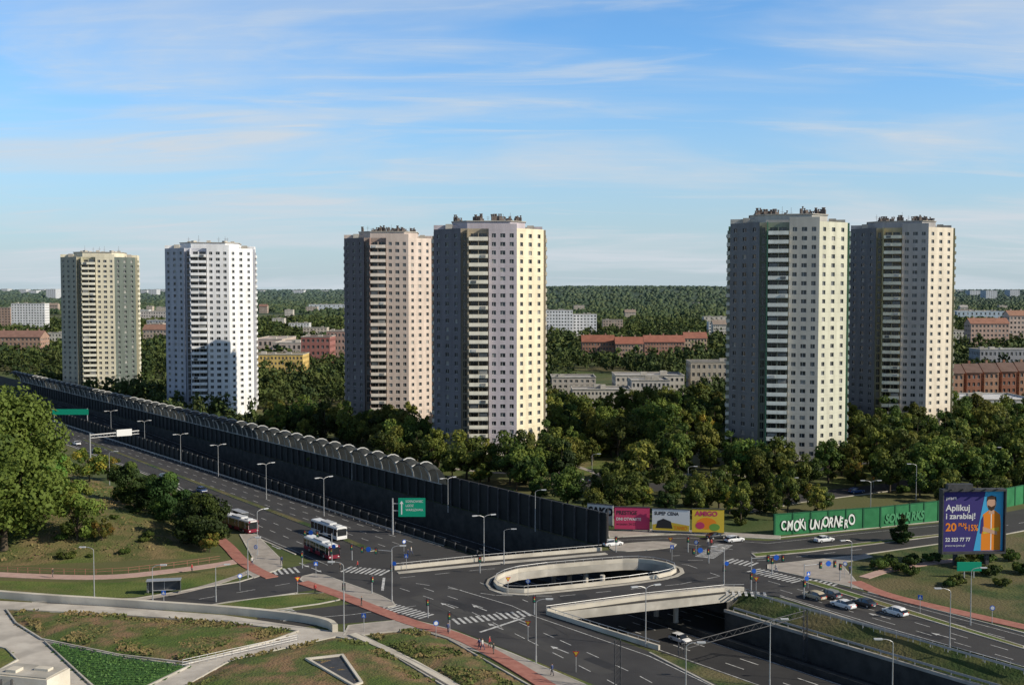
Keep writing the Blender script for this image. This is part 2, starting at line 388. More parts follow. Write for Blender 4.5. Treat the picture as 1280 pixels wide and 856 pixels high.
sheet('lawn',[GL([(-60,724),(60,727),(150,728),(230,718),(300,708),(312,714),(296,724),(170,746),(40,750),(-60,748)])],[],0.05,'lawn')
sheet('lawn',[GL([(1060,692),(1250,672),(1400,650),(1500,845),(1280,790),(1080,736),(1056,708)])],[],0.02,'verge')
sheet('lawn',[GL([(690,775),(815,816),(900,858),(960,890),(1010,900),(1010,850),(930,828),(850,812),(825,813)])],[hS],0.021,'verge')
sheet('lawn',[GL([(640,800),(760,862),(830,905),(760,905),(700,870)])],[],0.022,'lawn')
sheet('lawn',[GL([(690,560),(760,540),(800,560),(770,600),(700,590)]),GL([(1050,560),(1110,562),(1120,600),(1040,605)])],[],0.021,'lawn')

# ---------------------------------------------------------------- road markings
mb=MB(); ZM=0.047
def dash(px,w=0.16,on=3.0,off=4.0,world=False):
    pts=px if world else GL(px)
    for a,b in zip(pts[:-1],pts[1:]):
        L=math.dist(a,b); t=0
        while t<L:
            mb.ribbon([lerp(a,b,t/L),lerp(a,b,min(1,(t+on)/L))],w,ZM,0); t+=on+off
def line(px,w=0.16,world=False): mb.ribbon(px if world else GL(px),w,ZM,0)
def zebra(pa,pb,width=4.0):
    a=Vector(G(*pa)); b=Vector(G(*pb)); L=(b-a).length; d=(b-a)/L; nn=Vector((-d.y,d.x)); k=int(L/1.0)
    for i in range(k):
        p=a+d*(i+.5)*L/k; mb.ribbon([tuple(p-nn*width/2),tuple(p+nn*width/2)],.5,ZM+.004,0)
zebra((333,716),(374,712),4.5); zebra((430,711),(484,716),4.5); zebra((484,757),(535,771),3.5); zebra((566,777),(662,766),3.4)
zebra((908,700),(945,706),4); zebra((940,712),(1000,727),4); zebra((1005,722),(1050,730),4); zebra((905,741),(960,743),3)
zebra((350,760),(368,775),3.5); zebra((880,697),(905,680),4)
for n in (115.5,111.5): dash([P(-300,n+2.5),P(-215,n)],world=True)
for n in (124.5,128,131.3): dash([P(-560,n),P(-205,n)],.15,world=True)
line([P(-600,119.8),P(-310,118),P(-245,108),P(-200,107)],.15,True); line([P(-600,134),P(-200,134)],.15,True)
dash([(500,735),(590,765),(660,800),(760,850),(800,872)]); dash([(530,735),(620,765),(700,800),(800,845),(850,872)])
line([(560,733),(640,757),(668,770),(812,820),(900,862)],.18)
dash([(600,728),(660,752)]); dash([(500,722),(600,712),(760,700),(850,694)]); dash([(520,729),(620,744),(700,745),(850,730),(900,720)])
dash([(770,696),(860,706),(900,720)]); dash([(860,680),(960,692),(1080,680),(1250,658),(1330,644)]); dash([(860,700),(960,700),(1080,686)])
dash([(960,726),(1100,765),(1280,818),(1330,833)]); dash([(975,737),(1100,775),(1280,828)]); dash([(1060,742),(1280,804)])
line([(975,744),(1100,782),(1280,833),(1330,848)],.18); line([(1078,741),(1280,795)],.16)
line([(770,675),(860,672),(960,679),(1060,668),(1200,654)],.15)
dash([(200,757),(300,740),(400,722)]); line([(350,775),(440,768),(520,757)],.15)
line([(480,722),(478,738)],.5); line([(655,772),(600,790)],.5)
def arrow(px,py,ang):
    x,y=G(px,py); c,s=math.cos(ang),math.sin(ang)
    T=lambda u,v:(x+u*c-v*s,y+u*s+v*c,ZM+.003)
    mb.quad(T(-2,-.12),T(1,-.12),T(1,.12),T(-2,.12),0); mb.add([T(1,-.5),T(2.3,0),T(1,.5)],[(0,1,2)],0)
for a in ((620,783),(600,760),(650,775),(700,812),(560,757)): arrow(*a,DANG+math.pi)
for a in ((1100,770),(1130,765),(1180,795),(1210,787)): arrow(*a,DANG+math.pi)
for a in ((380,706),(395,712),(330,690),(345,684)): arrow(*a,DANG)
mb.build('road_markings',['white'])

# ---------------------------------------------------------------- noise barriers
mb=MB()
hs_=[(-640,4.3),(-480,4.2),(-321,3.4),(-232,1.9),(-187,1.0)]
def hb(s):
    for (a,ha),(b,hb_) in zip(hs_[:-1],hs_[1:]):
        if s<=b: return ha+(hb_-ha)*(s-a)/(b-a)
    return hs_[-1][1]
mb.wall([P(a,135.3) for a,_ in hs_],0.18,0.0,[h for _,h in hs_],0)
for s in np.arange(-640,-187,4.0):
    p=P(s,134.98); h=hb(s)+.25; mb.box((*p,h/2),(.3,.3,h),1,DANG)
mb.build('noise_barrier',['barrier','darkmetal'])
mb=MB()
mb.wall([P(-800,161.6),P(-178,161.6)],0.2,0,5.0,0)
mb.wall([P(-238,161.6),P(-178,161.6)],0.2,5.0,7.2,0)
RB=4.6
def arc(s,t): return (*P(s,161.6-RB*(1-math.cos(t))*.9),4.9+RB*math.sin(t))
for s in np.arange(-646,-240,8.0):
    K=7
    for k in range(K):
        t0,t1=k/K*math.pi*.62,(k+1)/K*math.pi*.62
        for (u0,u1,w0,w1) in ((.3,2,0,1.0),(2,4,1.0,1.35),(4,6,1.35,1.0),(6,7.7,1.0,0)):
            def q(u,t,b): x,y,z=arc(s+u,t); return (x,y,z+b*math.sin(t))
            mb.quad(q(u0,t0,w0),q(u1,t0,w1),q(u1,t1,w1),q(u0,t1,w0),1)
        mb.tube(arc(s,t0),arc(s,t1),.30,.30,2,6)
        xa=arc(s+4,t0); xb=arc(s+4,t1); mb.tube((xa[0],xa[1],xa[2]+1.4*math.sin(t0)),(xb[0],xb[1],xb[2]+1.4*math.sin(t1)),.14,.14,2,5)
for s in np.arange(-640,-177,4.0):
    mb.box((*P(s,161.3),2.5 if s<-238 else 3.6),(.3,.4,5.0 if s<-238 else 7.3),3,DANG)
mb.wall([P(-640,161.3),P(-240,161.3)],.4,4.9,5.05,2)
mb.wall([P(-238,161.6),P(-178,161.6)],.35,7.2,7.35,3)
mb.build('noise_barrier',['barrier','barrier2','hoop','darkmetal'])
mb=MB(); mb.wall([P(-178,161.6),G(760,672)],.25,0,6.6,0); mb.build('noise_barrier',['barrier'])
def guard(pts,name='guard_rail'):
    mb=MB(); mb.wall(pts,.08,.45,.8,0)
    for a,b in zip(pts[:-1],pts[1:]):
        k=max(1,int(math.dist(a,b)/3))
        for i in range(k): p=lerp(a,b,i/k); mb.box((*p,.35),(.12,.12,.7),0)
    return mb.build(name,['steel'])
guard([P(-500,133.2),P(-215,133.2)]); guard(GL([(945,747),(1100,790),(1280,842),(1350,862)]))
g=guard([P(tS+2,152.6),P(-50,152.6)]); g.location.z=-2.3

gp=GL([(968,669),(1100,659),(1172,651),(1290,627),(1400,606)])
mb=MB(); mb.wall(gp,.25,0,4.7,0); mb.wall(gp,.4,4.7,4.85,1)
for a,b in zip(gp[:-1],gp[1:]):
    k=int(math.dist(a,b)/4)
    for i in range(k): p=lerp(a,b,i/k); mb.box((*p,2.4),(.35,.5,4.9),1,math.atan2(b[1]-a[1],b[0]-a[0]))
gb=mb.build('green_noise_barrier',['green',mk('green_post',(0.015,0.10,0.045))])
M['graf']=mk('graffiti_white',(0.72,0.75,0.71)); M['grafd']=mk('graffiti_dark',(0.02,0.03,0.03)); M['grafg']=mk('graffiti_pale_green',(0.06,0.24,0.11))
a,b=gp[0],gp[1]; ang=math.atan2(b[1]-a[1],b[0]-a[0])
def onwall(a,ang,u,z,off=.3): return (a[0]+math.cos(ang)*u+math.sin(ang)*off,a[1]+math.sin(ang)*u-math.cos(ang)*off,z)
u=1.6
for i,chs in enumerate(('CMOKI','UNIORNERO')):
    for ch in chs:
        w_={'I':.35,'M':1.25,'O':1.1,'N':1.1}.get(ch,.95)*1.45
        dz=random.uniform(-.35,.35)+.9; rt=random.uniform(-.14,.14); sz=random.uniform(2.6,3.7)
        text(ch,sz+.2,onwall(a,ang,u-.07,dz-.08,.28),(math.pi/2,rt,ang),'grafd',gb,sx=.62,bold=.14,shear=random.uniform(-.2,.35))
        text(ch,sz,onwall(a,ang,u,dz,.31),(math.pi/2,rt,ang),'graf',gb,sx=.64,bold=.07,shear=random.uniform(-.1,.3))
        u+=w_*.96
    u+=.7
a2,b2=gp[1],gp[2]; an2=math.atan2(b2[1]-a2[1],b2[0]-a2[0])
for t_,u_ in (('SONAR',1.2),('RKS',9.0)): text(t_,2.8,onwall(a2,an2,u_,1.0,.32),(math.pi/2,0,an2),'grafg',gb,bold=.12,sx=.8,shear=.2)

# ---------------------------------------------------------------- advert boards
M['bwhite']=mk('poster_white',(0.72,0.72,0.71)); M['bpink']=mk('poster_magenta',(0.50,0.05,0.13)); M['bblack']=mk('poster_black',(0.03,0.03,0.035))
M['byel']=mk('poster_yellow',(0.65,0.46,0.05)); M['bora']=mk('poster_orange',(0.78,0.24,0.02)); M['bpur']=mk('poster_navy',(0.045,0.035,0.17))
M['bcy']=mk('poster_cyan',(0.06,0.38,0.66)); M['skin']=mk('skin',(0.55,0.33,0.23)); M['hair']=mk('hair',(0.05,0.03,0.02)); M['bgre']=mk('sign_green',(0.0,0.27,0.16)); M['bgrn']=mk('poster_leaf',(0.15,0.32,0.06)); M['blue']=mk('sign_blue',(0.02,0.12,0.55))
def board(px0,px1,base,h,name='advertising_board',bg='bwhite'):
    a=G(px0,base[0]); b=G(px1,base[1]); ang=math.atan2(b[1]-a[1],b[0]-a[0]); w=math.dist(a,b)
    e=empty(name,(*a,0),ang); mb=MB()
    mb.box((w/2,.15,.6+h/2),(w,.2,h),0); mb.box((w/2,.13,.6+h+.08),(w+.2,.34,.16),1); mb.box((w/2,.13,.52),(w+.2,.34,.16),1)
    for x in (.3,w/2,w-.3): mb.box((x,.4,h/2),(.2,.25,h+.6),1)
    o=mb.build('panel',[bg,'darkmetal']); o.parent=e
    return e,w
def poly(e,pts,y,mat,name='print'):
    mb=MB(); mb.add([(x,y,z) for x,z in pts],[tuple(range(len(pts)))],0); o=mb.build(name,[mat]); o.parent=e
def circ(cx,cz,rx,rz,n=20): return [(cx+rx*math.cos(2*math.pi*i/n),cz+rz*math.sin(2*math.pi*i/n)) for i in range(n)]
V90=(math.pi/2,0,0)
e,w=board(734,766,(657,660),4.6,bg='bwhite')
text('SAKO',2.3,(.3,.03,2.9),V90,'bblack',e,bold=.14); text('EAST RAP',1.2,(.3,.03,1.3),V90,'bblack',e,bold=.09,sx=.8)
e,w=board(768,812,(664,665),5.0,bg='bpink')
text('PRESTIGE',1.25,(.4,.03,3.9),V90,'bblack',e,bold=.03,sx=.9); text('DNI OTWARTE',.9,(.4,.03,2.6),V90,'bwhite',e,bold=.02,sx=.9); text('wrzesien 24-25',.8,(.4,.03,1.5),V90,'bblack',e,sx=.9)
e,w=board(815,862,(666,668),4.9,bg='bwhite')
poly(e,[(.1,.7),(w-.1,.7),(w-.1,2.0),(w*.5,2.6),(.1,2.0)],.035,'byel'); poly(e,[(.8,1.2),(w*.55,1.2),(w*.5,2.8),(w*.3,3.4),(1.2,2.8)],.03,'bblack')
text('SUPER CENA',1.05,(.5,.03,4.2),V90,'bblack',e,bold=.04,sx=.9); text('TANIO',1.2,(w*.58,.02,1.0),V90,'bora',e,bold=.04,sx=.8)
e,w=board(865,905,(668,669),5.2,bg='byel')
poly(e,circ(w*.45,2.6,2.2,1.3),.035,'bora'); poly(e,circ(w*.7,1.8,1.2,.8),.03,'bgrn'); poly(e,circ(w*.25,2.1,1.0,.8),.025,'bpink'); text('AMIGO',1.5,(.7,.02,4.3),V90,'bpink',e,bold=.06)
e=empty('billboard',(*G(1177,708),0),math.radians(3)); BW,BH,BZ=12.4,12.0,3.0
mb=MB()
mb.box((BW/2,.6,BZ+BH/2),(BW,.9,BH),0); mb.box((BW/2,.3,BZ+BH+.2),(BW+.5,1.8,.4),1); mb.box((BW/2,.3,BZ-.2),(BW+.5,1.8,.4),1)
for x in (-.12,BW+.12): mb.box((x,.3,BZ+BH/2),(.22,1.8,BH),1)
for x in (3,9.4):
    mb.box((x,.7,BZ/2),(.7,.7,BZ-.4),1)
mb.box((BW/2,1.6,BZ+BH/2),(BW-.4,.9,BH-.4),1)
for i in range(5): mb.box((1.5+i*2.3,-.9,BZ+BH+.55),(.5,.9,.12),1); mb.tube((1.5+i*2.3,-.5,BZ+BH+.4),(1.5+i*2.3,-1.0,BZ+BH+.6),.05,.05,1,5)
mb.box((3.5,.5,BZ+BH+.9),(5,1.2,1.0),1)
mb.build('frame',['bpur','darkmetal']).parent=e
poly(e,[(BW*.52,BZ+.1),(BW-.1,BZ+.1),(BW-.1,BZ+BH-.1),(BW*.70,BZ+BH-.1)],.13,'bcy')
cx=BW*.80
poly(e,[(cx-2.0,BZ+.15),(cx+1.9,BZ+.15),(cx+1.95,BZ+5.5),(cx+1.75,BZ+7.3),(cx+.7,BZ+8.1),(cx-.6,BZ+8.1),(cx-1.7,BZ+7.3),(cx-1.95,BZ+5.5)],.12,'bora')
poly(e,[(cx-1.9,BZ+3.4),(cx-2.3,BZ+3.6),(cx-2.1,BZ+6.2),(cx-1.6,BZ+7.1),(cx-1.5,BZ+5)],.117,'bpur')
poly(e,[(cx-.6,BZ+7.4),(cx+.6,BZ+7.4),(cx+.45,BZ+8.8),(cx-.45,BZ+8.8)],.11,'skin')
poly(e,circ(cx,BZ+9.5,.95,1.25),.10,'skin'); poly(e,[(cx-1,BZ+9.8),(cx-.9,BZ+10.8),(cx,BZ+11.1),(cx+.9,BZ+10.8),(cx+1,BZ+9.8),(cx+.6,BZ+10.3),(cx-.6,BZ+10.3)],.09,'hair')
poly(e,[(cx-.8,BZ+9.2),(cx,BZ+8.8),(cx+.8,BZ+9.2),(cx+.55,BZ+8.3),(cx,BZ+8.0),(cx-.55,BZ+8.3)],.09,'hair')
poly(e,[(cx-1.6,BZ+3.4),(cx+1.6,BZ+4.0),(cx+1.6,BZ+4.8),(cx-1.6,BZ+4.2)],.10,'byel'); poly(e,[(cx-1.7,BZ+4.9),(cx+1.2,BZ+3.9),(cx+1.2,BZ+3.2),(cx-1.7,BZ+4.0)],.09,'skin')
poly(e,[(cx-.1,BZ+.2),(cx+.1,BZ+.2),(cx+.1,BZ+7.4),(cx-.1,BZ+7.4)],.11,'bwhite')
text('praca',1.0,(.7,.12,BZ+10.3),V90,'bwhite',e); text('Aplikuj',1.75,(.7,.12,BZ+8.1),V90,'bwhite',e,bold=.03); text('i zarabiaj!',1.6,(.7,.12,BZ+6.5),V90,'bwhite',e,bold=.03)
text('20',2.2,(.7,.12,BZ+4.1),V90,'bora',e,bold=.06); text('PLN',.9,(3.3,.12,BZ+5.0),V90,'bora',e,bold=.03)
text('+15%',1.7,(4.4,.12,BZ+4.1),V90,'bora',e,sx=.75,bold=.04); text('22 323 77 77',1.05,(.7,.12,BZ+2.0),V90,'bwhite',e,bold=.03,sx=.9); text('praca-na-jutro.pl',.6,(.7,.12,BZ+1.0),V90,'bwhite',e)
e=empty('advertising_board',(*G(1196,722),0),0); mb=MB(); mb.box((2.3,0,2.2),(4.6,.3,1.7),0); mb.box((1.4,0,.7),(.2,.2,1.4),1); mb.box((3.2,0,.7),(.2,.2,1.4),1); mb.build('panel',['bgre','steel']).parent=e
pos=G(491,668); e=empty('direction_sign',(pos[0],pos[1],0),0)
mb=MB(); mb.tube((0,0,0),(0,0,8.2),.22,.16,1,8); mb.tube((0,0,7.0),(7.2,0,7.0),.12,.1,1,6); mb.tube((0,0,5.4),(7.2,0,5.4),.12,.1,1,6); mb.box((4.3,-.2,6.2),(6.0,.12,4.2),0)
mb.box((4.3,-.19,8.2),(5.9,.12,.08),2); mb.box((4.3,-.19,4.2),(5.9,.12,.08),2)
mb.build('panel',['bgre','steel','bwhite']).parent=e
for i,t in enumerate(('SOSNOWIEC','LODZ','WARSZAWA')): text(t,.75,(2.9,-.28,7.3-i*.95),V90,'bwhite',e,sx=.9)
poly(e,[(1.9,4.6),(2.15,4.6),(2.15,7.0),(2.45,7.0),(2.03,7.7),(1.6,7.0),(1.9,7.0)],-.28,'bwhite')
e=empty('sign_gantry',(*G(113,572),0),DANG+math.pi/2)
mb=MB(); mb.tube((0,0,0),(0,0,8),.25,.2,0,8); mb.tube((0,0,7.4),(16,0,7.6),.2,.2,0,6); mb.tube((0,0,6.4),(16,0,6.6),.12,.12,0,6)
for i in range(8): mb.tube((i*2,0,7.4),(i*2+1,0,6.5),.06,.06,0,4); mb.tube((i*2+1,0,6.5),(i*2+2,0,7.5),.06,.06,0,4)
mb.box((11,-.3,7.4),(5,.2,2.2),1); mb.build('frame',['steel','bwhite']).parent=e
e=empty('direction_sign',(*G(66,536),0),0); mb=MB(); mb.box((7,0,6.7),(14,.2,2.2),0); mb.tube((.5,.3,0),(.5,.3,8),.2,.2,1); mb.tube((13.5,.3,0),(13.5,.3,8),.2,.2,1); mb.build('panel',['bgre','steel']).parent=e

# ---------------------------------------------------------------- tower blocks
def facade(mb,p0,p1,z0,nst,sh,wins,wall,ztop,sill=.95,hd=2.25,dep=.25,zb=None,glass=(0,1,2),fr=3):
    a=Vector((*p0,0)); b=Vector((*p1,0)); L=(b-a).length; d=(b-a)/L; n=Vector((d.y,-d.x,0))
    zb=z0 if zb is None else zb
    def pt(u,z,o=0.0): q=a+d*u-n*o; return (q.x,q.y,z)
    def q(u0,u1,za,zb_,o,mi): mb.quad(pt(u0,za,o),pt(u1,za,o),pt(u1,zb_,o),pt(u0,zb_,o),mi)
    u=0
    for (w0,w1) in wins:
        q(u,w0,zb,ztop,0,wall); u=w1
        zc=zb
        for k in range(nst):
            zs=z0+k*sh+sill; zh=z0+k*sh+hd
            q(w0,w1,zc,zs,0,wall); zc=zh
            r=random.random(); g=glass[0] if r<.64 else (glass[2] if r<.88 else glass[1])
            q(w0,w1,zs,zh,dep,g)
            mb.quad(pt(w0,zs),pt(w0,zs,dep),pt(w0,zh,dep),pt(w0,zh),wall); mb.quad(pt(w1,zs,dep),pt(w1,zs),pt(w1,zh),pt(w1,zh,dep),wall)
            mb.quad(pt(w0,zs),pt(w1,zs),pt(w1,zs,dep),pt(w0,zs,dep),fr); mb.quad(pt(w0,zh,dep),pt(w1,zh,dep),pt(w1,zh),pt(w0,zh),wall)
            m=w0+(w1-w0)*.4; q(m-.05,m+.05,zs,zh,dep-.03,fr)
            q(w0,w1,zs,zs+.07,dep-.04,fr)
        q(w0,w1,zc,ztop,0,wall)
    q(u,L,zb,ztop,0,wall)
def wallmat(name,c):
    m=bpy.data.materials.new(name); m.use_nodes=True; nt=m.node_tree; b=nt.nodes['Principled BSDF']; b.inputs['Roughness'].default_value=.85; b.inputs['Specular IOR Level'].default_value=.2
    tc=nt.nodes.new('ShaderNodeTexCoord'); sp=nt.nodes.new('ShaderNodeSeparateXYZ'); nt.links.new(tc.outputs['Object'],sp.inputs[0])
    md=nt.nodes.new('ShaderNodeMath'); md.operation='MODULO'; md.inputs[1].default_value=2.8
    nt.links.new(sp.outputs[2],md.inputs[0])
    lt=nt.nodes.new('ShaderNodeMath'); lt.operation='LESS_THAN'; lt.inputs[1].default_value=.12; nt.links.new(md.outputs[0],lt.inputs[0])
    no=nt.nodes.new('ShaderNodeTexNoise'); mp=nt.nodes.new('ShaderNodeMapping'); mp.inputs['Scale'].default_value=(.5,.5,.06)
    nt.links.new(tc.outputs['Object'],mp.inputs[0]); nt.links.new(mp.outputs[0],no.inputs['Vector']); no.inputs['Scale'].default_value=1; no.inputs['Detail'].default_value=6
    mr=nt.nodes.new('ShaderNodeMapRange'); mr.inputs[1].default_value=.3; mr.inputs[2].default_value=.7; mr.inputs[3].default_value=.80; mr.inputs[4].default_value=1.06
    nt.links.new(no.outputs['Fac'],mr.inputs[0])
    ml=nt.nodes.new('ShaderNodeMath'); ml.operation='MULTIPLY_ADD'; ml.inputs[1].default_value=-.14; nt.links.new(lt.outputs[0],ml.inputs[0]); nt.links.new(mr.outputs[0],ml.inputs[2])
    hs=nt.nodes.new('ShaderNodeHueSaturation'); hs.inputs['Color'].default_value=(*c,1); nt.links.new(ml.outputs[0],hs.inputs['Value']); nt.links.new(hs.outputs[0],b.inputs['Base Color'])
    return m
TW=[]
def tower(cx,basey,ht,cols,rotoff=0,scale=1.0,accent=None,vents=True):
    Y0=78210/(basey-360); X0=(cx-640)*Y0/FPX; th=math.atan2(-X0,Y0)
    cy=Y0+16; cxw=X0*(cy/Y0)
    mats=['glass','glass2','glass3','frame']+[wallmat('tower_wall',c) for c in cols]+['roof','rust','concrete']+[wallmat('tower_accent',accent or cols[1])]  # first wall colour darkened: shade of the left-hand faces painted in
    mb=MB()
    nst=26; z0=3.2; sh=(ht-4.4)/26
    for k in range(4):
        a=k*math.pi/2; cs,sn_=math.cos(a),math.sin(a)
        R=lambda x,y:(x*cs-y*sn_,x*sn_+y*cs)
        dm={0:4,1:7,2:4,3:7}[k]; bm=6
        W3=[(1.5,2.9),(5.5,7.1),(9.8,11.2)]
        facade(mb,R(-18,-9),R(-9,-18),z0,nst,sh,W3,dm,ht,zb=0)
        facade(mb,R(-9,-18),R(-9,-15.2),z0,nst,sh,[],dm,ht,zb=0)
        facade(mb,R(-9,-15.2),R(0,-15.2),z0,nst,sh,[(.7,1.8),(3.2,5.4),(5.9,8.3)],5,ht,zb=0,sill=.2,hd=2.35)
        facade(mb,R(0,-15.2),R(0,-18.0),z0,nst,sh,[],bm,ht+1.4,zb=0)
        facade(mb,R(0,-18.0),R(9,-18.0),z0,nst,sh,[(1.0,2.3),(3.7,5.3),(6.7,8.0)],bm,ht+1.4,zb=0)
        mb.quad((*R(9,-18.0),ht),(*R(9,-10),ht),(*R(9,-10),ht+1.4),(*R(9,-18),ht+1.4),bm)
        mb.quad((*R(0,-15.2),ht+1.4),(*R(0,-18.0),ht+1.4),(*R(9,-18.0),ht+1.4),(*R(9,-15.2),ht+1.4),9)
        mb.box((*R(-6.6,-17.1),ht/2+1),(.35,3.4,ht-2),12,a)
        for s in range(nst):
            z=z0+s*sh
            mb.box((*R(-3.3,-17.25),z-.08),(6.1,3.9,.16),11,a)
            mb.box((*R(-3.3,-19.22),z+.56),(6.1,.1,1.12),8,a)
            mb.box((*R(-6.28,-17.95),z+.56),(.1,2.5,1.12),8,a)
            mb.box((*R(-.32,-18.65),z+.56),(.1,1.1,1.12),8,a)
            mb.box((*R(-3.3,-17.2),z+1.25),(.14,3.8,2.3),5,a)
            if random.random()<.22:
                mb.box((*R(-3.3+random.choice((-1.5,1.5)),-19.36),z+.55),(1.6,.16,.8),random.choice((2,3,1)),a)
            if random.random()<.22: mb.box((*R(-3.3+random.choice((-1.5,1.5)),-18.9),z+1.7),(2.6,.08,1.15),random.choice((1,2,2)),a)
    out=[]
    for k in range(4):
        a=k*math.pi/2; cs,sn_=math.cos(a),math.sin(a)
        for x,y in ((-18,-9),(-9,-18),(-9,-15.2),(0,-15.2),(0,-18.0),(9,-18)): out.append((x*cs-y*sn_,x*sn_+y*cs))
    mb.add([(x,y,ht-.9) for x,y in out],[tuple(range(len(out)))],9)
    mb.prism([(-12,-7),(-7,-12),(7,-12),(12,-7),(12,7),(7,12),(-7,12),(-12,7)],ht-1,ht+2.4,6)
    mb.prism([(-12.3,-7.2),(-7.2,-12.3),(7.2,-12.3),(12.3,-7.2),(12.3,7.2),(7.2,12.3),(-7.2,12.3),(-12.3,7.2)],ht+2.4,ht+2.7,11)
    if vents:
        for i in range(30):
            t=random.uniform(0,2*math.pi); rr=random.uniform(5,12.0); x,y=rr*math.cos(t),rr*math.sin(t); h=random.uniform(.8,2.0)
            mb.box((x,y,ht+2.65+h/2),(random.uniform(.7,1.7),random.uniform(.7,1.3),h),10,t)
            for j in range(random.randint(1,3)):
                xx=x+random.uniform(-.6,.6); mb.tube((xx,y,ht+2.5+h),(xx,y,ht+3.1+h),.22,.22,10,6); mb.tube((xx,y,ht+3.1+h),(xx,y,ht+3.35+h),.38,.3,10,6)
    else:
        for i in range(8):
            t=i*.785; x,y=9*math.cos(t),9*math.sin(t); mb.box((x,y,ht+3.1),(1.6,1.6,.9),11,t)
    for i in range(5):
        x,y=random.uniform(-9,9),random.uniform(-9,9); mb.tube((x,y,ht+2.4),(x,y,ht+random.uniform(4.6,6.5)),.06,.04,10,4)
        z=ht+4.4; mb.box((x,y,z),(1.3,.05,.05),10); mb.box((x,y,z-.5),(.9,.05,.05),10)
    for x,y in ((-14,0),(14,0),(0,14),(-13,-9),(12,9)): mb.box((x,y,ht+.4),(2.2,2.2,2.6),11)
    mb.box((4,-19.9,3.1),(7,3.6,.3),11); mb.box((4,-18.1,1.5),(4,.1,2.4),0)
    o=mb.build('tower_block',mats,(cxw,cy,0),th+math.radians(rotoff)); o.scale=(scale,scale,1)
    TW.append((cxw,cy)); return o
tower(127,497,70.5,[(.46,.43,.35),(.50,.47,.34),(.74,.68,.52),(.13,.155,.14),(.84,.80,.66)],-8,1.0,vents=False)
tower(265,520,72,[(.48,.48,.53),(.60,.61,.66),(.82,.82,.83),(.82,.83,.84),(.88,.88,.88)],-6,1.03,vents=False)
tower(487,541,74,[(.19,.17,.18),(.38,.31,.27),(.60,.50,.44),(.64,.54,.47),(.84,.74,.64)],-4,.93,(.32,.22,.19))
tower(611,580,73.5,[(.20,.19,.21),(.46,.40,.30),(.52,.47,.50),(.80,.72,.53),(.88,.82,.68)],0,.97,(.42,.35,.25))
tower(983,586,75,[(.19,.20,.215),(.36,.38,.30),(.52,.50,.45),(.62,.61,.49),(.86,.86,.78)],2,.98,(.13,.27,.16))
tower(1124,548,77,[(.18,.18,.19),(.54,.48,.31),(.43,.41,.40),(.74,.66,.54),(.88,.83,.66)],2,1.0,(.5,.44,.25))

# ---------------------------------------------------------------- generic buildings
FOOT=[]
def building(name,pxl,pxr,base,ht,depth,col,nst,bays,roof='flat',rcol=(.2,.19,.18),rot=0.0,foot=True):
    Y0=78210/(base-360); x0=(pxl-640)*Y0/FPX; x1=(pxr-640)*Y0/FPX; w=x1-x0
    mats=['glass','glass2','glass3','frame',wallmat(name+'_wall',col),mk(name+'_roof',rcol,tuple(c*.75 for c in rcol),.3,.9),'concrete']
    mb=MB(); sh=(ht-.8)/nst
    C=[(-w/2,-depth/2),(w/2,-depth/2),(w/2,depth/2),(-w/2,depth/2)]
    for i in range(4):
        a,b=C[i],C[(i+1)%4]; L=math.dist(a,b); nb=max(1,int(round(bays*L/w))); bw=L/nb; ww=min(bw*.52,2.4)
        facade(mb,a,b,.2,nst,sh,[(bw*(j+.5)-ww/2,bw*(j+.5)+ww/2) for j in range(nb)],4,ht,zb=0,sill=sh*.33,hd=sh*.8)
    if roof=='flat':
        mb.add([(x,y,ht-.4) for x,y in C],[(0,1,2,3)],5)
        mb.wall(C,.5,ht,ht+.35,6,closed=True)
        for i in range(max(2,int(w/9))):
            mb.box((random.uniform(-w*.4,w*.4),random.uniform(-depth*.3,depth*.3),ht+.5),(random.uniform(1.5,4),random.uniform(1.5,3),1.8),6)
    else:
        rh=min(depth*.35,5); e=.6
        mb.quad((-w/2-e,-depth/2-e,ht-.2),(w/2+e,-depth/2-e,ht-.2),(w/2+e,0,ht+rh),(-w/2-e,0,ht+rh),5); mb.quad((w/2+e,depth/2+e,ht-.2),(-w/2-e,depth/2+e,ht-.2),(-w/2-e,0,ht+rh),(w/2+e,0,ht+rh),5)
        for sx in (-1,1): mb.add([(sx*w/2,-depth/2,ht-.01),(sx*w/2,depth/2,ht-.01),(sx*w/2,0,ht+rh-.3)],[(0,1,2)],4)
        for i in range(max(1,int(w/9))): mb.box((-w/2+(i+.5)*w/max(1,int(w/9)),.8,ht+rh+.2),(1,.8,2.2),4)
    o=mb.build(name,mats,((x0+x1)/2,Y0+depth/2,0),rot)
    if foot: FOOT.append(((x0+x1)/2,Y0+depth/2,w/2+4,depth/2+5,ht))
    return o
building('apartment_block',14,56,416,36,14,(.74,.74,.74),11,12)
building('apartment_block',-10,13,414,30,14,(.42,.30,.24),9,6)
building('apartment_block',-40,50,444,15,18,(.38,.25,.19),4,18,'gable',(.26,.15,.12))
building('apartment_block',56,80,432,12,14,(.55,.52,.46),3,6)
building('office_building',296,378,472,14,22,(.66,.47,.17),4,18,rcol=(.42,.38,.32))
building('warehouse',316,352,446,14,60,(.52,.42,.36),2,6,rcol=(.55,.46,.40))
building('warehouse',340,400,450,13,50,(.56,.47,.42),2,10,rcol=(.58,.52,.46))
building('brick_building',376,412,462,22,25,(.34,.15,.13),5,6,rcol=(.3,.2,.18))
building('brick_building',408,440,456,24,25,(.44,.29,.24),5,7,rcol=(.35,.3,.28))
building('apartment_block',176,213,404,18,20,(.60,.54,.50),4,12)
building('apartment_block',178,212,428,13,18,(.46,.38,.32),3,8,'gable',(.28,.16,.12))
building('apartment_block',183,212,414,14,16,(.40,.42,.46),3,8,rcol=(.2,.28,.4))
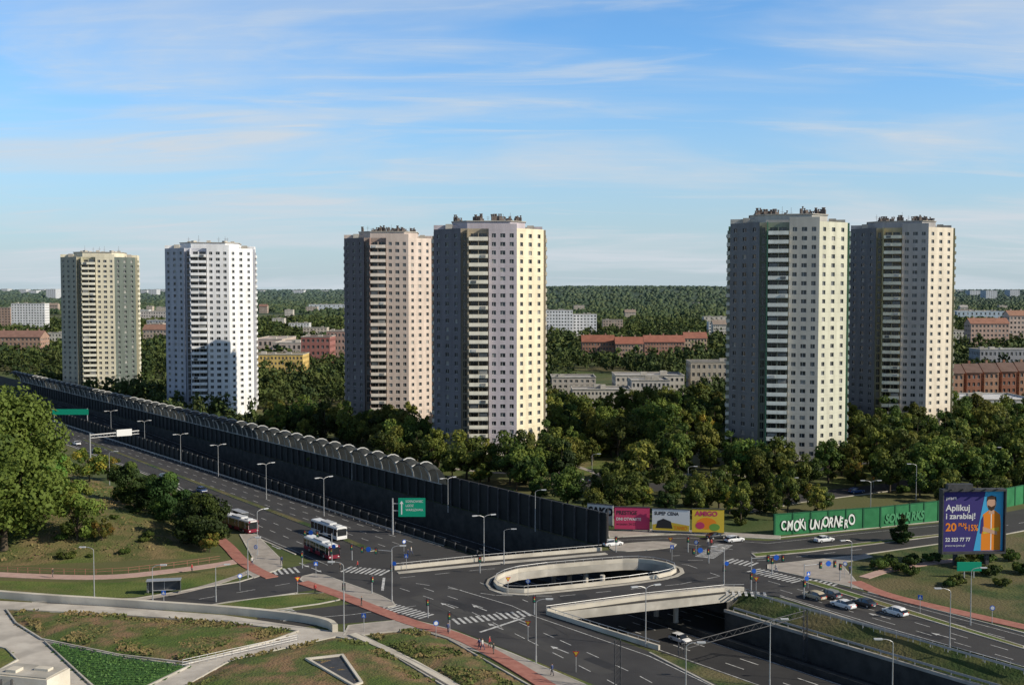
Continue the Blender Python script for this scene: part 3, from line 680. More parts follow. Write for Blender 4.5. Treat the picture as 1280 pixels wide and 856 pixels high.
building('apartment_block',672,716,421,30,18,(.78,.78,.79),8,12)
building('apartment_block',712,746,420,25,18,(.72,.73,.75),7,8)
building('tenement_house',728,768,450,14,14,(.34,.19,.14),4,11,'gable',(.30,.12,.08))
building('tenement_house',770,804,451,13,14,(.40,.28,.22),4,9,'gable',(.33,.13,.09))
building('tenement_house',806,856,448,13,14,(.38,.22,.17),4,14,'gable',(.34,.14,.10))
building('tenement_house',856,884,440,12,14,(.50,.38,.28),3,7,'gable',(.33,.14,.10))
building('school_building',716,790,512,9,16,(.58,.54,.48),3,16,rcol=(.46,.44,.42))
building('school_building',790,838,508,12,20,(.50,.48,.45),3,9,rcol=(.42,.41,.39))
building('school_building',690,745,494,9,20,(.52,.47,.42),3,8,rcol=(.42,.40,.38))
building('school_building',770,856,497,11,22,(.62,.57,.50),3,14,rcol=(.46,.44,.42))
building('kindergarten',864,930,494,17,16,(.44,.39,.32),4,10,rcol=(.25,.24,.24))
for i in range(6): building('brick_house',1188+i*22,1206+i*22,506-i,15,11,(.32,.15,.10) if i%2 else (.42,.25,.17),4,3,'gable',(.18,.12,.10))
building('apartment_block',1226,1300,466,15,18,(.34,.34,.36),3,14,rcol=(.62,.62,.62))
building('tenement_house',1214,1262,434,22,16,(.54,.38,.31),5,10,'gable',(.34,.17,.12))
building('tenement_house',1262,1300,430,28,16,(.60,.47,.40),6,8,'gable',(.36,.20,.14))
building('warehouse',1196,1262,402,17,60,(.42,.50,.58),2,12,rcol=(.62,.65,.68))
building('apartment_block',1188,1218,430,13,14,(.58,.55,.50),3,8,rcol=(.45,.43,.4))
building('supermarket',1196,1300,524,8,30,(.66,.66,.66),1,12,rcol=(.68,.68,.68))
building('apartment_block',880,930,408,14,18,(.6,.55,.48),3,8)
building('kiosk',652,692,572,3.6,9,(.66,.64,.6),1,5,rcol=(.5,.49,.47))
for (a,b,by,h) in ((2,10,372,50),(13,19,371,44),(24,33,373,48),(36,46,373,42),(50,56,371,46),(58,70,376,50),(176,184,373,44),(186,196,374,48),(199,210,372,48),(1196,1206,372,40),(1212,1228,374,42),(1232,1246,376,44),(1262,1274,375,46),(322,330,372,42),(345,352,371,40),(366,380,373,44),(402,410,372,40)):
    building('apartment_block',a,b,by,h,60,(.55,.57,.60),10,5)
building('warehouse',386,432,389,16,40,(.6,.63,.66),2,8,rcol=(.66,.68,.70))
building('garage_building',690,720,610,3.2,8,(.5,.47,.4),1,4)
for i in range(26):
    zone=random.choice(((2,78),(176,208),(325,430),(325,430),(684,905),(1192,1275)))
    px=random.uniform(*zone); by=random.choice((random.uniform(380,392),random.uniform(392,425))); Yb=78210/(by-360); wpx=random.uniform(12,28)*FPX/Yb
    if any(abs((px-640)*Yb/FPX-f[0])<f[2]+18 and abs(Yb-f[1])<60 for f in FOOT): continue
    c=random.choice(((.62,.58,.52),(.55,.47,.40),(.68,.68,.68),(.45,.36,.30),(.6,.52,.44)))
    building('apartment_block',px-wpx/2,px+wpx/2,by,random.uniform(11,16),14,c,4,7,random.choice(('flat','flat','gable')),random.choice(((.26,.15,.12),(.4,.38,.36),(.3,.24,.2))))

# ---------------------------------------------------------------- terrain
hillpoly=[(-175,220),(-98,222),(-62,229),(-66,262),(-84,284),(-108,312),(-132,344),(-180,402),(-270,402),(-270,220)]
def pdist(x,y,poly):
    best=1e9
    for i in range(len(poly)):
        x1,y1=poly[i];x2,y2=poly[(i+1)%len(poly)]
        dx,dy=x2-x1,y2-y1; t=max(0,min(1,((x-x1)*dx+(y-y1)*dy)/(dx*dx+dy*dy)))
        best=min(best,math.hypot(x-x1-t*dx,y-y1-t*dy))
    return best
def hillz(x,y):
    if not inpoly(x,y,hillpoly): return 0.0
    d=min(1,pdist(x,y,hillpoly)/26); return 4.6*d*d*(3-2*d)
mb=MB(); st=2.5; xs=np.arange(-270,-58,st); ys=np.arange(218,404,st); idx={}
for i,x in enumerate(xs):
    for j,y in enumerate(ys):
        z=hillz(x,y); idx[i,j]=len(mb.v); mb.v.append((x,y,z-.06+ (random.uniform(0,.28) if z>.3 else 0)))
for i in range(len(xs)-1):
    for j in range(len(ys)-1):
        cc=(xs[i]+st/2,ys[j]+st/2)
        if inpoly(*cc,hillpoly): mb.f.append((idx[i,j],idx[i+1,j],idx[i+1,j+1],idx[i,j+1])); mb.m.append(0)
mb.build('grass_embankment',['meadow'],smooth=True)
def sm(a,b,t): t=max(0,min(1,(t-a)/(b-a))); return t*t*(3-2*t)
def farz(x,y):
    a=x/y*FPX+640
    base=36*sm(3800,7000,y)
    bump=54*math.exp(-((a-790)/175)**6)*sm(2600,4600,y)
    return max(base,bump)
mb=MB(); idx={}
xs=np.linspace(-6000,6000,100); ys=np.linspace(2200,8200,34)
for i,x in enumerate(xs):
    for j,y in enumerate(ys): idx[i,j]=len(mb.v); mb.v.append((x,y,farz(x,y)-(1.0 if j==0 else -.1)))
for i in range(99):
    for j in range(33): mb.f.append((idx[i,j],idx[i+1,j],idx[i+1,j+1],idx[i,j+1])); mb.m.append(0)
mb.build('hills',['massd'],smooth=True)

# ---------------------------------------------------------------- foliage
def leaf_quads(C,Nrm,size):
    n=len(C); r=rng.normal(size=(n,3)); nn=Nrm+r*.55; nn/=np.linalg.norm(nn,axis=1)[:,None]
    t=np.cross(nn,rng.normal(size=(n,3))); t/=np.linalg.norm(t,axis=1)[:,None]+1e-9; b=np.cross(nn,t)
    s=(size*rng.uniform(.6,1.3,n))[:,None]; a=(rng.uniform(.5,.9,n))[:,None]
    return np.stack([C-t*s-b*s*a*.4,C+t*s*.2-b*s*a,C+t*s+b*s*a*.3,C-t*s*.3+b*s*a],1)
def crown(nl,hh,wr,z0,leaf,nclump,shape='round'):
    cl=[]
    for i in range(nclump):
        for _ in range(50):
            p=rng.uniform(-1,1,3)
            rr=np.linalg.norm(p)
            if shape=='poplar':
                prof=np.interp(p[2],[-1,-.6,0,.6,1],[.45,.9,1,.7,.15]); ok=math.hypot(p[0],p[1])<prof
            elif shape=='cone':
                ok=math.hypot(p[0],p[1])<(1-p[2])/2*1.1
            else: ok=rr<1 and rr>.35 and p[2]>-.85
            if ok: break
        cl.append(p)
    cl=np.array(cl); cc=cl*np.array([wr,wr,hh/2])+np.array([0,0,z0+hh/2])
    rad=rng.uniform(.20,.42,nclump)*wr
    lobes=rng.integers(0,nclump,nl)
    d=rng.normal(size=(nl,3)); d/=np.linalg.norm(d,axis=1)[:,None]
    rr=rng.uniform(.35,1.05,nl)**.5
    C=cc[lobes]+d*(rad[lobes]*rr)[:,None]*np.array([1,1,.8])
    out=C-np.array([0,0,z0+hh*.45]); out/=np.linalg.norm(out,axis=1)[:,None]+1e-9
    V=leaf_quads(C,d*.9+out*.5,leaf)
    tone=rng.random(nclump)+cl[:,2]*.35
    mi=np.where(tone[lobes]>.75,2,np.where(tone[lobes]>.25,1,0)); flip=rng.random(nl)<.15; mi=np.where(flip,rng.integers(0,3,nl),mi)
    return V,mi,cc
def tree_mesh(name,h,wr,nl,leaf,nclump,mats,shape='round',trunk=.18):
    z0=h*trunk; V,mi,cc=crown(nl,h-z0,wr,z0,leaf,nclump,shape)
    mb=MB(); tr=h*.022
    top=Vector((0,0,h*.8)); pts=[Vector((0,0,-.3)),Vector((random.uniform(-.2,.2),random.uniform(-.2,.2),z0)),Vector((random.uniform(-.4,.4),random.uniform(-.4,.4),h*.5)),top]
    rs=[tr*1.3,tr,tr*.6,tr*.15]
    for a,b,r0,r1 in zip(pts[:-1],pts[1:],rs[:-1],rs[1:]): mb.tube(a,b,r0,r1,0,7,False)
    for c in cc[:min(22,len(cc))]:
        t=random.uniform(z0*.9,h*.55); s=Vector((0,0,min(t,c[2]-.3))); e=Vector(c); m=(s+e)/2+Vector((0,0,-.1*(e-s).length*.5))
        mb.tube(s,m,tr*.42,tr*.25,0,5,False); mb.tube(m,e,tr*.25,tr*.06,0,5,False)
    tv=np.array(mb.v); tq=np.array(mb.f)
    LV=V.reshape(-1,3); LQ=np.arange(len(LV)).reshape(-1,4)+len(tv)
    return npmesh(name,np.vstack([tv,LV]),np.vstack([tq,LQ]),np.concatenate([np.full(len(tq),3),mi]),mats+['bark'])
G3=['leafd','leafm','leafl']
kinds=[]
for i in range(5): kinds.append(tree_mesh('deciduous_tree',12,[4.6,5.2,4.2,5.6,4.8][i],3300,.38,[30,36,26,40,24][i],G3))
kinds.append(tree_mesh('birch_tree',13,3.2,2400,.34,28,['leafm','leafl','leafl'],'poplar'))
kinds.append(tree_mesh('deciduous_tree',14,3.6,3000,.38,30,['leafd','leafd','leafm'],'poplar'))
bush=tree_mesh('bush',3,2.2,1200,.26,14,G3,trunk=.05)
def plant(name,me,x,y,s=1.0,z=0,sx=None): return link(name,me,(x,y,z),random.uniform(0,6.28),(sx or s,sx or s,s))
big=[tree_mesh('poplar_tree',28,9.5,34000,.36,140,['leafpd','leafp','leafp'],'round',.04),tree_mesh('poplar_tree',24,8,22000,.38,95,['leafpd','leafp','leafp'],'round',.05)]
for px,py,me,s in ((12,692,0,1.18),(-28,690,1,1.2),(58,664,1,.66),(4,650,1,1.05)):
    x,y=G(px,py); y*=.99; plant('poplar_tree',big[me],x,y,s,hillz(x,y)-.2)
yt=tree_mesh('autumn_tree',9,3.8,3500,.3,26,['leafm','leafl','leafy'])
wil=tree_mesh('willow_tree',11,4.4,8000,.26,36,['leafm','leafp','leafl'],trunk=.06)
dk=tree_mesh('deciduous_tree',10,5.0,9000,.27,40,['leafd','leafd','leafm'],trunk=.08)
for nm,px,py,me,s in (('willow_tree',97,688,wil,1.05),('autumn_tree',112,606,yt,1.15),('autumn_tree',135,600,yt,.9),('deciduous_tree',163,640,dk,1.0),('deciduous_tree',190,650,dk,.85),('deciduous_tree',212,662,dk,1.05),('deciduous_tree',252,684,dk,1.1),('deciduous_tree',235,672,dk,.7),('autumn_tree',128,688,yt,.55),('willow_tree',70,640,wil,.9),('autumn_tree',262,690,yt,.5)):
    x,y=G(px,py); plant(nm,me,x,y,s,hillz(x,y)-.1)
for i in range(26):
    x,y=G(random.uniform(60,270),random.uniform(640,700)); 
    if hillz(x,y)>.3: plant('bush',bush,x,y,random.uniform(.3,.6),hillz(x,y)-.1)
for i in range(16):
    x,y=G(random.uniform(1090,1280),random.uniform(697,735)); plant('bush',bush,x,y,random.uniform(.4,.9))
x,y=G(1127,678); plant('conifer_tree',tree_mesh('conifer_tree',8,2.4,2600,.28,30,['leafd','leafd','leafm'],'cone',.08),x,y)

roads=[R1,R2,R4,R6,R7,R8,R9,R10,hN]
def blocked(x,y,m=0):
    for i,(tx,ty) in enumerate(TW):
        if math.hypot(x-tx,y-ty)<22.5: return True
        if i!=5 and abs(x-tx*y/ty)<14 and ty-(42 if i in (3,4) else 36)<y<ty: return True
    for cx,cy,hw,hd,ht in FOOT:
        cl=0.0 if cy<400 else max(6,.085*cy*(1-min(1,(ht-3)/22))) if m>0 else 8
        if abs(x-cx*y/cy)<hw+m and -hd-cl<y-cy<hd: return True
    s,n=sn((x,y))
    if 103<n<168 and y>150 and s<-40: return True
    return any(inpoly(x,y,p) for p in roads)
grid={}
def far_enough(x,y,dmin):
    gx,gy=int(x//12),int(y//12)
    for i in (-1,0,1):
        for j in (-1,0,1):
            for (a,b) in grid.get((gx+i,gy+j),()):
                if (a-x)**2+(b-y)**2<dmin*dmin: return False
    return True
indiv=GL([(330,547),(440,578),(620,612),(745,650),(760,652),(905,655),(965,655),(1180,640),(1320,612),(1320,528),(1190,522),(905,520),(690,520),(540,525),(330,513)])
bx=[p[0] for p in indiv]; by=[p[1] for p in indiv]; cnt=0
for _ in range(18000):
    if cnt>430: break
    x=random.uniform(min(bx),max(bx)); y=random.uniform(min(by),max(by))
    if not inpoly(x,y,indiv) or blocked(x,y,0): continue
    if mn.noise(Vector((x*.028,y*.022,1.7)))>.11: continue
    if not far_enough(x,y,6.6): continue
    grid.setdefault((int(x//12),int(y//12)),[]).append((x,y)); cnt+=1
    k=random.random(); me=random.choice(kinds[:5]) if k<.68 else (kinds[5] if k<.86 else kinds[6])
    if random.random()<.06: me=yt
    s=random.uniform(.55,1.22)*(.75 if y<300 else 1)
    plant(me.name.split('.')[0],me,x,y,s,sx=s*random.uniform(.8,1.1))
    if random.random()<.35: plant('bush',bush,x+random.uniform(-5,5),y-random.uniform(3,6),random.uniform(.5,1.1))
for px,py,k,s in ((611,602,5,1.0),(640,596,0,.55),(520,560,1,.8),(1035,600,2,.9),(925,600,3,.8),(952,606,0,.5),(985,612,2,.55),(575,588,2,.5),(660,588,4,.45),(505,562,3,1.05),(440,562,1,1.0),(470,566,0,.8)):
    x,y=G(px,py); plant(kinds[k].name.split('.')[0],kinds[k],x,y,s)
for i in range(60):
    s=random.uniform(-330,-200); x,y=P(s,random.uniform(165,168)); plant('bush',bush,x,y,random.uniform(.7,1.6))
T1=[crown(230,1,.5,0,.075,22) for _ in range(5)]; T2=[crown(90,1,.5,0,.12,14) for _ in range(5)]
AV=[];AM=[]
cnt=0; grid={}
for _ in range(90000):
    y=random.uniform(430,1750); x=random.uniform(-.50,.52)*y
    n=sn((x,y))[1]
    if inpoly(x,y,indiv) or blocked(x,y,2 if y<700 else 4): continue
    if n<103 and y<420: continue
    dm=8.0 if y<750 else 10.5
    if mn.noise(Vector((x*.011,y*.007,4.2)))>.27: continue
    if not far_enough(x,y,dm): continue
    grid.setdefault((int(x//12),int(y//12)),[]).append((x,y)); cnt+=1
    T=random.choice(T1 if y<780 else T2); V,mi,_=T
    h=random.uniform(6.0,14); w=random.uniform(6.5,13)*(1 if y<780 else 1.2); a=random.uniform(0,6.28); ca,sa=math.cos(a),math.sin(a)
    Vr=V.reshape(-1,3); X=Vr[:,0]*ca-Vr[:,1]*sa; Yv=Vr[:,0]*sa+Vr[:,1]*ca
    lite=random.random()
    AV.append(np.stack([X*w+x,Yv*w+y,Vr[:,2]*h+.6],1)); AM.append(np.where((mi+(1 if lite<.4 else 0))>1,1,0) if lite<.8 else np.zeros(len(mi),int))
    if cnt>8800: break
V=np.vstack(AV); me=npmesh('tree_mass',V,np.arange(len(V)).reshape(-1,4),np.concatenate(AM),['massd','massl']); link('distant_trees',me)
def blob():
    vs=[];fs=[];nr,ns=3,7
    for i in range(nr+1):
        ph=math.pi/2*(i/nr)
        for j in range(ns):
            t=2*math.pi*(j+.5*(i%2))/ns; r=math.cos(ph)*random.uniform(.7,1.25)+.02; vs.append((r*math.cos(t),r*math.sin(t),math.sin(ph)*random.uniform(.75,1.2)))
    for i in range(nr):
        for j in range(ns):
            a=i*ns+j;b=i*ns+(j+1)%ns; fs.append((a,b,b+ns,a+ns))
    return np.array(vs),np.array(fs)
B=[blob() for _ in range(8)]; AV=[];AF=[];AM=[];off=0
for _ in range(28000):
    y=1500*math.exp(random.uniform(0,1.6)); x=random.uniform(-.5,.52)*y
    a=x/y*FPX+640
    if mn.noise(Vector((x*.0022,y*.0012,9.1)))>.26 and y<3000 and not (690<a<905 and y>2000): continue
    bad=False
    for cx,cy,hw,hd,ht in FOOT:
        if cy>1300 and abs(x-cx*y/cy)<hw+4 and -.05*cy<y-cy<hd+20: bad=True
    if bad: continue
    v,f=random.choice(B); k=y/1500; r=random.uniform(2.6,6.5)*k**.55; hz=random.uniform(2.5,9)
    AV.append(v*np.array([r,r,hz])+np.array([x,y,farz(x,y)+3])); AF.append(f+off); off+=len(v); AM.append(np.full(len(f),1 if random.random()<.2 else 0))
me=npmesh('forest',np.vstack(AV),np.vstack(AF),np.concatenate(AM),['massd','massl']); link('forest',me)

# ---------------------------------------------------------------- museum grounds
def mound(name,px,h,mat,z0=0.0,rough=.12,st=1.0):
    poly=GL(px); mb=MB(); xs=[p[0] for p in poly]; ys=[p[1] for p in poly]; idx={}
    mb.wall(poly,.25,z0,z0+.26,1,closed=True)
    X=np.arange(min(xs)-st,max(xs)+st,st); Y=np.arange(min(ys)-st,max(ys)+st,st)
    for i,x in enumerate(X):
        for j,y in enumerate(Y):
            ins=inpoly(x,y,poly); d=pdist(x,y,poly) if ins else 0
            z=z0+.06+h*min(1,d/4)+(random.uniform(0,rough) if d>.8 else 0)
            idx[i,j]=len(mb.v); mb.v.append((x,y,z))
    for i in range(len(X)-1):
        for j in range(len(Y)-1):
            if inpoly(X[i]+st/2,Y[j]+st/2,poly): mb.f.append((idx[i,j],idx[i+1,j],idx[i+1,j+1],idx[i,j+1])); mb.m.append(0)
    return mb.build(name,[mat,'concrete'])
M['plaza']=mk('plaza_concrete',(0.46,0.42,0.37),(0.56,0.52,0.46),0.3,0.9,0.1,5,c3=(0.38,0.35,0.31),s3=0.2)
sheet('pavement',[GL([(-60,748),(130,758),(280,769),(416,789),(500,795),(640,870),(640,920),(-60,920)])],[],0.10,'plaza')
mound('grass_roof',[(8,763),(120,768),(270,778),(372,790),(340,802),(236,830),(150,820),(52,800),(20,780)],.5,'meadow2',.1)
mound('groundcover_bed',[(56,803),(150,822),(236,834),(178,862),(140,880),(104,848)],.3,'darkveg',.1)
mound('grass_roof',[(290,826),(372,808),(420,797),(470,808),(560,862),(520,880),(250,880),(225,862)],.7,'meadow2',.1)
mound('grass_roof',[(452,795),(520,788),(560,800),(668,862),(600,880),(560,850),(500,820)],.5,'meadow2',.1)
mound('lawn',[(-40,800),(8,812),(22,826),(-20,850),(-60,850)],.2,'lawn',.1)
mb=MB(); w=smoothline(GL([(-60,742),(60,752),(130,756),(280,766),(370,775),(412,783),(419,790)]),2); mb.wall(w,.9,0,1.3,0); mb.build('concrete_wall',['concrete_pale'])
mb=MB(); mb.wall(smoothline(GL([(440,794),(500,820),(575,862),(610,885)]),1),1.3,0.1,.35,0); mb.build('concrete_kerb',['concrete_pale'])
mb=MB(); x,y=G(38,860); mb.box((x,y,1.2),(9,5,2.4),0,-.25); mb.box((x,y,2.5),(8.4,4.4,.12),1,-.25); mb.box((x-2,y-.3,2.7),(1.6,1.6,.5),0,-.25); mb.box((x+1.8,y+.2,2.68),(2.2,1.2,.4),0,-.25)
for k in range(5): mb.box((x-3+k*1.5,y-2.3,1.3),(.08,.5,1.6),2,-.25)
mb.build('rooflight',['concrete_pale','concrete','darkmetal'])
mb=MB(); tri=GL([(384,832),(428,827),(452,862),(442,866)]); mb.wall(tri,.4,.5,1.2,0,closed=True); mb.prism(tri,.5,.95,1); mb.build('rooflight',['concrete_pale','darkmetal'])
mb=MB(); rl=GL([(228,834),(290,820),(372,802)])
for a,b in zip(rl[:-1],rl[1:]):
    for z in (1.15,.8,.45): mb.tube((*a,z),(*b,z),.035,.035,0,5)
    k=int(math.dist(a,b)/1.3)
    for i in range(k+1): p=lerp(a,b,i/k); mb.tube((*p,.1),(*p,1.15),.04,.04,0,5)
mb.build('railing',['steel'])
polys=[GL(p) for p in ([(8,763),(120,768),(270,778),(372,790),(340,802),(236,830),(150,820),(52,800)],[(290,826),(372,808),(420,797),(470,808),(560,862),(250,880),(225,862)],[(452,795),(520,788),(560,800),(668,862),(600,880),(560,850)])]
C=[]
for p in polys:
    xs=[q[0] for q in p]; ys=[q[1] for q in p]
    for _ in range(12000):
        x=random.uniform(min(xs),max(xs)); y=random.uniform(min(ys),max(ys))
        if inpoly(x,y,p) and pdist(x,y,p)>.5 and not inpoly(x,y,tri) and mn.noise(Vector((x*.2,y*.2,0)))>0.0: C.append((x,y,.66))
for _ in range(14000):
    x=random.uniform(-170,-62); y=random.uniform(222,345); z=hillz(x,y)
    if z>.25 and mn.noise(Vector((x*.12,y*.12,3)))>-.1: C.append((x,y,z+.3))
C=np.array(C); V=leaf_quads(C,np.tile([[0,-.8,.5]],(len(C),1)),.24); Vv=V.reshape(-1,3)
M['tuft1']=mk('tuft_dry',(0.24,0.17,0.08),(0.14,0.13,0.045),.3,.9); M['tuft2']=mk('tuft_green',(0.06,0.085,0.022),(0.13,0.14,0.04),.3,.9)
kk=np.array([0 if mn.noise(Vector((c[0]*.15,c[1]*.15,7)))+random.uniform(-.15,.15)>0 else 1 for c in C])
link('grass_tufts',npmesh('grass_tufts',Vv,np.arange(len(Vv)).reshape(-1,4),kk,['tuft1','tuft2']))
C=[]; p=GL([(56,803),(150,822),(236,834),(178,862),(140,880),(104,848)]); xs=[q[0] for q in p]; ys=[q[1] for q in p]
for yy in np.arange(min(ys),max(ys),.9):
    for xx in np.arange(min(xs),max(xs),.16):
        x=xx; y=yy+.3*xx*.1+random.uniform(-.14,.14)
        if inpoly(x,y,p) and pdist(x,y,p)>.4: C.append((x,y,.5+random.uniform(0,.15)))
C=np.array(C); V=leaf_quads(C,np.tile([[0,-.2,.9]],(len(C),1)),.17).reshape(-1,3); M['gc']=mk('groundcover_leaf',(0.045,0.12,0.028),(0.08,0.16,0.035),.8,.7)
link('groundcover_plants',npmesh('groundcover_plants',V,np.arange(len(V)).reshape(-1,4),np.zeros(len(V)//4,int),['gc']))

# ---------------------------------------------------------------- street furniture
def lampmesh(h,double=False):
    mb=MB(); mb.tube((0,0,0),(0,0,1.0),.13,.13,0,8); mb.tube((0,0,1.0),(0,0,h-.6),.10,.06,0,8)
    for sgn in ((1,-1) if double else (1,)):
        prev=Vector((0,0,h-.6))
        for i in range(1,5):
            t=i/4*math.pi/2; q=Vector((sgn*1.5*(1-math.cos(t)),0,h-.6+.6*math.sin(t))); mb.tube(prev,q,.05,.045,0,6,False); prev=q
        mb.box((sgn*1.95,0,h+.0),(1.1,.38,.16),1); mb.box((sgn*1.95,0,h-.1),(.8,.3,.06),2)
    return mb.mesh('street_lamp',['steel','lampgrey','frame'])
M['lampgrey']=mk('lamp_head',(.5,.51,.52),rough=.5)
L1=lampmesh(9.5); L2=lampmesh(9.5,True); L3=lampmesh(6)
lamps=[(1187,812,L1,180,1),(962,858,L1,0,1),(1115,888,L1,180,1),(857,893,L1,0,1),(670,828,L1,0,1),(605,702,L2,20,1),(630,705,L1,0,.75),(807,808,L2,20,1),(405,645,L2,40,1),(333,624,L2,40,1),(226,580,L2,40,1),(273,596,L2,40,1),(181,560,L2,40,1),(139,545,L2,40,1),(137,606,L1,0,1),(322,694,L1,40,1),(118,750,L1,180,1.0),(669,664,L1,0,1),(490,752,L1,0,1.05),(1064,735,L1,200,.95),(1213,781,L1,0,1.0),(1088,650,L2,0,1),(905,730,L1,180,.75),(985,640,L1,0,.9),(560,640,L2,40,.9),(1240,600,L1,0,1),(440,600,L1,0,.9),(310,722,L3,0,1.3),(191,757,L3,0,1.2),(270,752,L3,10,1.1),(1145,625,L1,180,1),(740,600,L1,0,.8),(860,618,L1,0,.8),(430,790,L1,180,1.2)]
for px,py,me,r,s in lamps:
    x,y=G(px,py); link('street_lamp',me,(x,y,0),math.radians(r),(1,1,s))
M['red']=mk('signal_red',(.5,.02,.02)); 
def tlight(arm):
    mb=MB(); mb.tube((0,0,0),(0,0,6.2 if arm else 3.4),.11,.08,0,8)
    heads=[(0,2.7)]
    if arm: mb.tube((0,0,5.9),(arm,0,6.2),.08,.05,0,6); heads+=[(arm*.95,6.0),(arm*.5,5.9)]
    for x,z in heads:
        mb.box((x,-.2,z),(.36,.25,1.0),1)
        for k,c in enumerate((2,3,4)): mb.tube((x,-.33,z+.3-.3*k),(x,-.40,z+.3-.3*k),.12,.12,c,8)
        mb.box((x,-.1,z),(.6,.03,1.3),1)
    if arm: mb.tube((.45,-.05,3.6),(.45,-.09,3.6),.42,.42,5,14); mb.tube((arm*.75,-.1,6.1),(arm*.75,-.14,6.1),.5,.5,5,14)
    return mb.mesh('traffic_light',['steel','darkmetal','red','yellow','bgre','blue'])
TA=tlight(6.0); TB=tlight(0); TC=tlight(-6)
for px,py,me,r in ((939,738,TA,0),(1005,748,TA,10),(905,728,TC,0),(490,728,TC,-10),(440,700,TB,0),(430,752,TB,0),(535,772,TB,0),(562,790,TB,0),(668,768,TB,0),(378,710,TB,0),(860,690,TB,0),(965,718,TB,0),(1050,726,TB,0),(465,742,TB,30),(770,690,TB,0),(886,704,TB,0),(600,716,TB,0),(415,705,TC,-15)):
    x,y=G(px,py); link('traffic_light',me,(x,y,.05),math.radians(r))
def signmesh(kind):
    mb=MB(); mb.tube((0,0,0),(0,0,3.1),.05,.05,0,6)
    if kind==0: mb.tube((0,-.06,2.7),(0,-.1,2.7),.42,.42,1,16); mb.tube((0,-.1,2.7),(0,-.115,2.7),.3,.3,2,16)
    elif kind==1: mb.box((0,-.08,2.7),(.75,.04,.75),1); mb.add([(-.28,-.105,2.45),(.28,-.105,2.45),(0,-.105,2.98)],[(0,1,2)],2)
    else: mb.add([(-.5,-.08,3.05),(.5,-.08,3.05),(0,-.08,2.2)],[(2,1,0)],3); mb.add([(-.32,-.1,2.95),(.32,-.1,2.95),(0,-.1,2.42)],[(2,1,0)],4)
    return mb.mesh('traffic_sign',['steel','blue','bwhite','red','byel'])
S=[signmesh(i) for i in range(3)]
for i,(px,py) in enumerate(((1056,722),(1010,735),(945,742),(870,694),(840,700),(635,742),(660,745),(508,712),(372,742),(300,738),(205,760),(1092,610),(1240,780),(1150,766),(660,800),(545,800),(455,790),(720,840),(320,700),(395,722),(838,690),(505,693))):
    x,y=G(px,py); link('traffic_sign',S[i%3],(x,y,.05),random.uniform(-.5,.5))
mb=MB(); pl=smoothline(GL([(-40,712),(60,717),(140,718),(220,709),(275,701)]),1)
for a,b in zip(pl[:-1],pl[1:]):
    for z in (.55,1.05): mb.tube((*a,z),(*b,z),.035,.035,0,5)
    k=max(1,int(math.dist(a,b)/2))
    for i in range(k): p=lerp(a,b,i/k); mb.tube((*p,0),(*p,1.1),.045,.045,0,5)
mb.build('railing',['redpath'])
mb=MB(); pl=GL([(932,743),(1000,764),(1150,805),(1280,840)])
for a,b in zip(pl[:-1],pl[1:]):
    for z in (.55,1.05): mb.tube((*a,z),(*b,z),.03,.03,0,5)
    k=int(math.dist(a,b)/2)
    for i in range(k): p=lerp(a,b,i/k); mb.tube((*p,0),(*p,1.1),.04,.04,0,5)
mb.build('railing',['steel'])
def lattice(mb,x,y,z0,h,w=.8):
    for sx in (-1,1):
        for sy in (-1,1): mb.tube((x+sx*w/2,y+sy*w/2,z0),(x+sx*w/2,y+sy*w/2,z0+h),.05,.05,0,4)
    k=int(h/1)
    for i in range(k):
        for sx in (-1,1): mb.tube((x+sx*w/2,y-w/2,z0+i),(x+sx*w/2,y+w/2,z0+i+1),.03,.03,0,4); mb.tube((x-w/2,y+sx*w/2,z0+i),(x+w/2,y+sx*w/2,z0+i+1),.03,.03,0,4)
e=MB(); x1,y1=G(772,862); lattice(e,x1,y1,0,7); e.build('lattice_mast',['darkmetal'])
e=MB(); pa=P(-118,122.3); pb=P(-118,151.5)
lattice(e,*pa,0,2.0); lattice(e,*pb,-7,9.0,.6)
for zz in (.9,1.8): e.tube((*pa,zz),(*pb,zz),.07,.07,0,5)
for i in range(28):
    a_=lerp(pa,pb,i/28); b_=lerp(pa,pb,(i+1)/28); e.tube((*a_,.9 if i%2 else 1.8),(*b_,1.8 if i%2 else .9),.04,.04,0,4)
e.build('sign_gantry',['darkmetal'])
def shelter(px,py,ang):
    mb=MB(); x,y=G(px,py)
    mb.box((0,0,2.5),(6,1.8,.12),0); mb.box((0,.8,1.3),(5.8,.05,2.0),1)
    for u in (-2.8,0,2.8): mb.tube((u,.75,0),(u,.75,2.5),.06,.06,0,6)
    for u in (-2.9,2.9): mb.box((u,.2,1.3),(.05,1.2,2.0),1)
    mb.box((0,.5,.5),(4,.4,.08),0); return mb.build('bus_shelter',['steel','glass3'],(x,y,.1),ang)
shelter(300,652,DANG); shelter(205,742,math.radians(10))

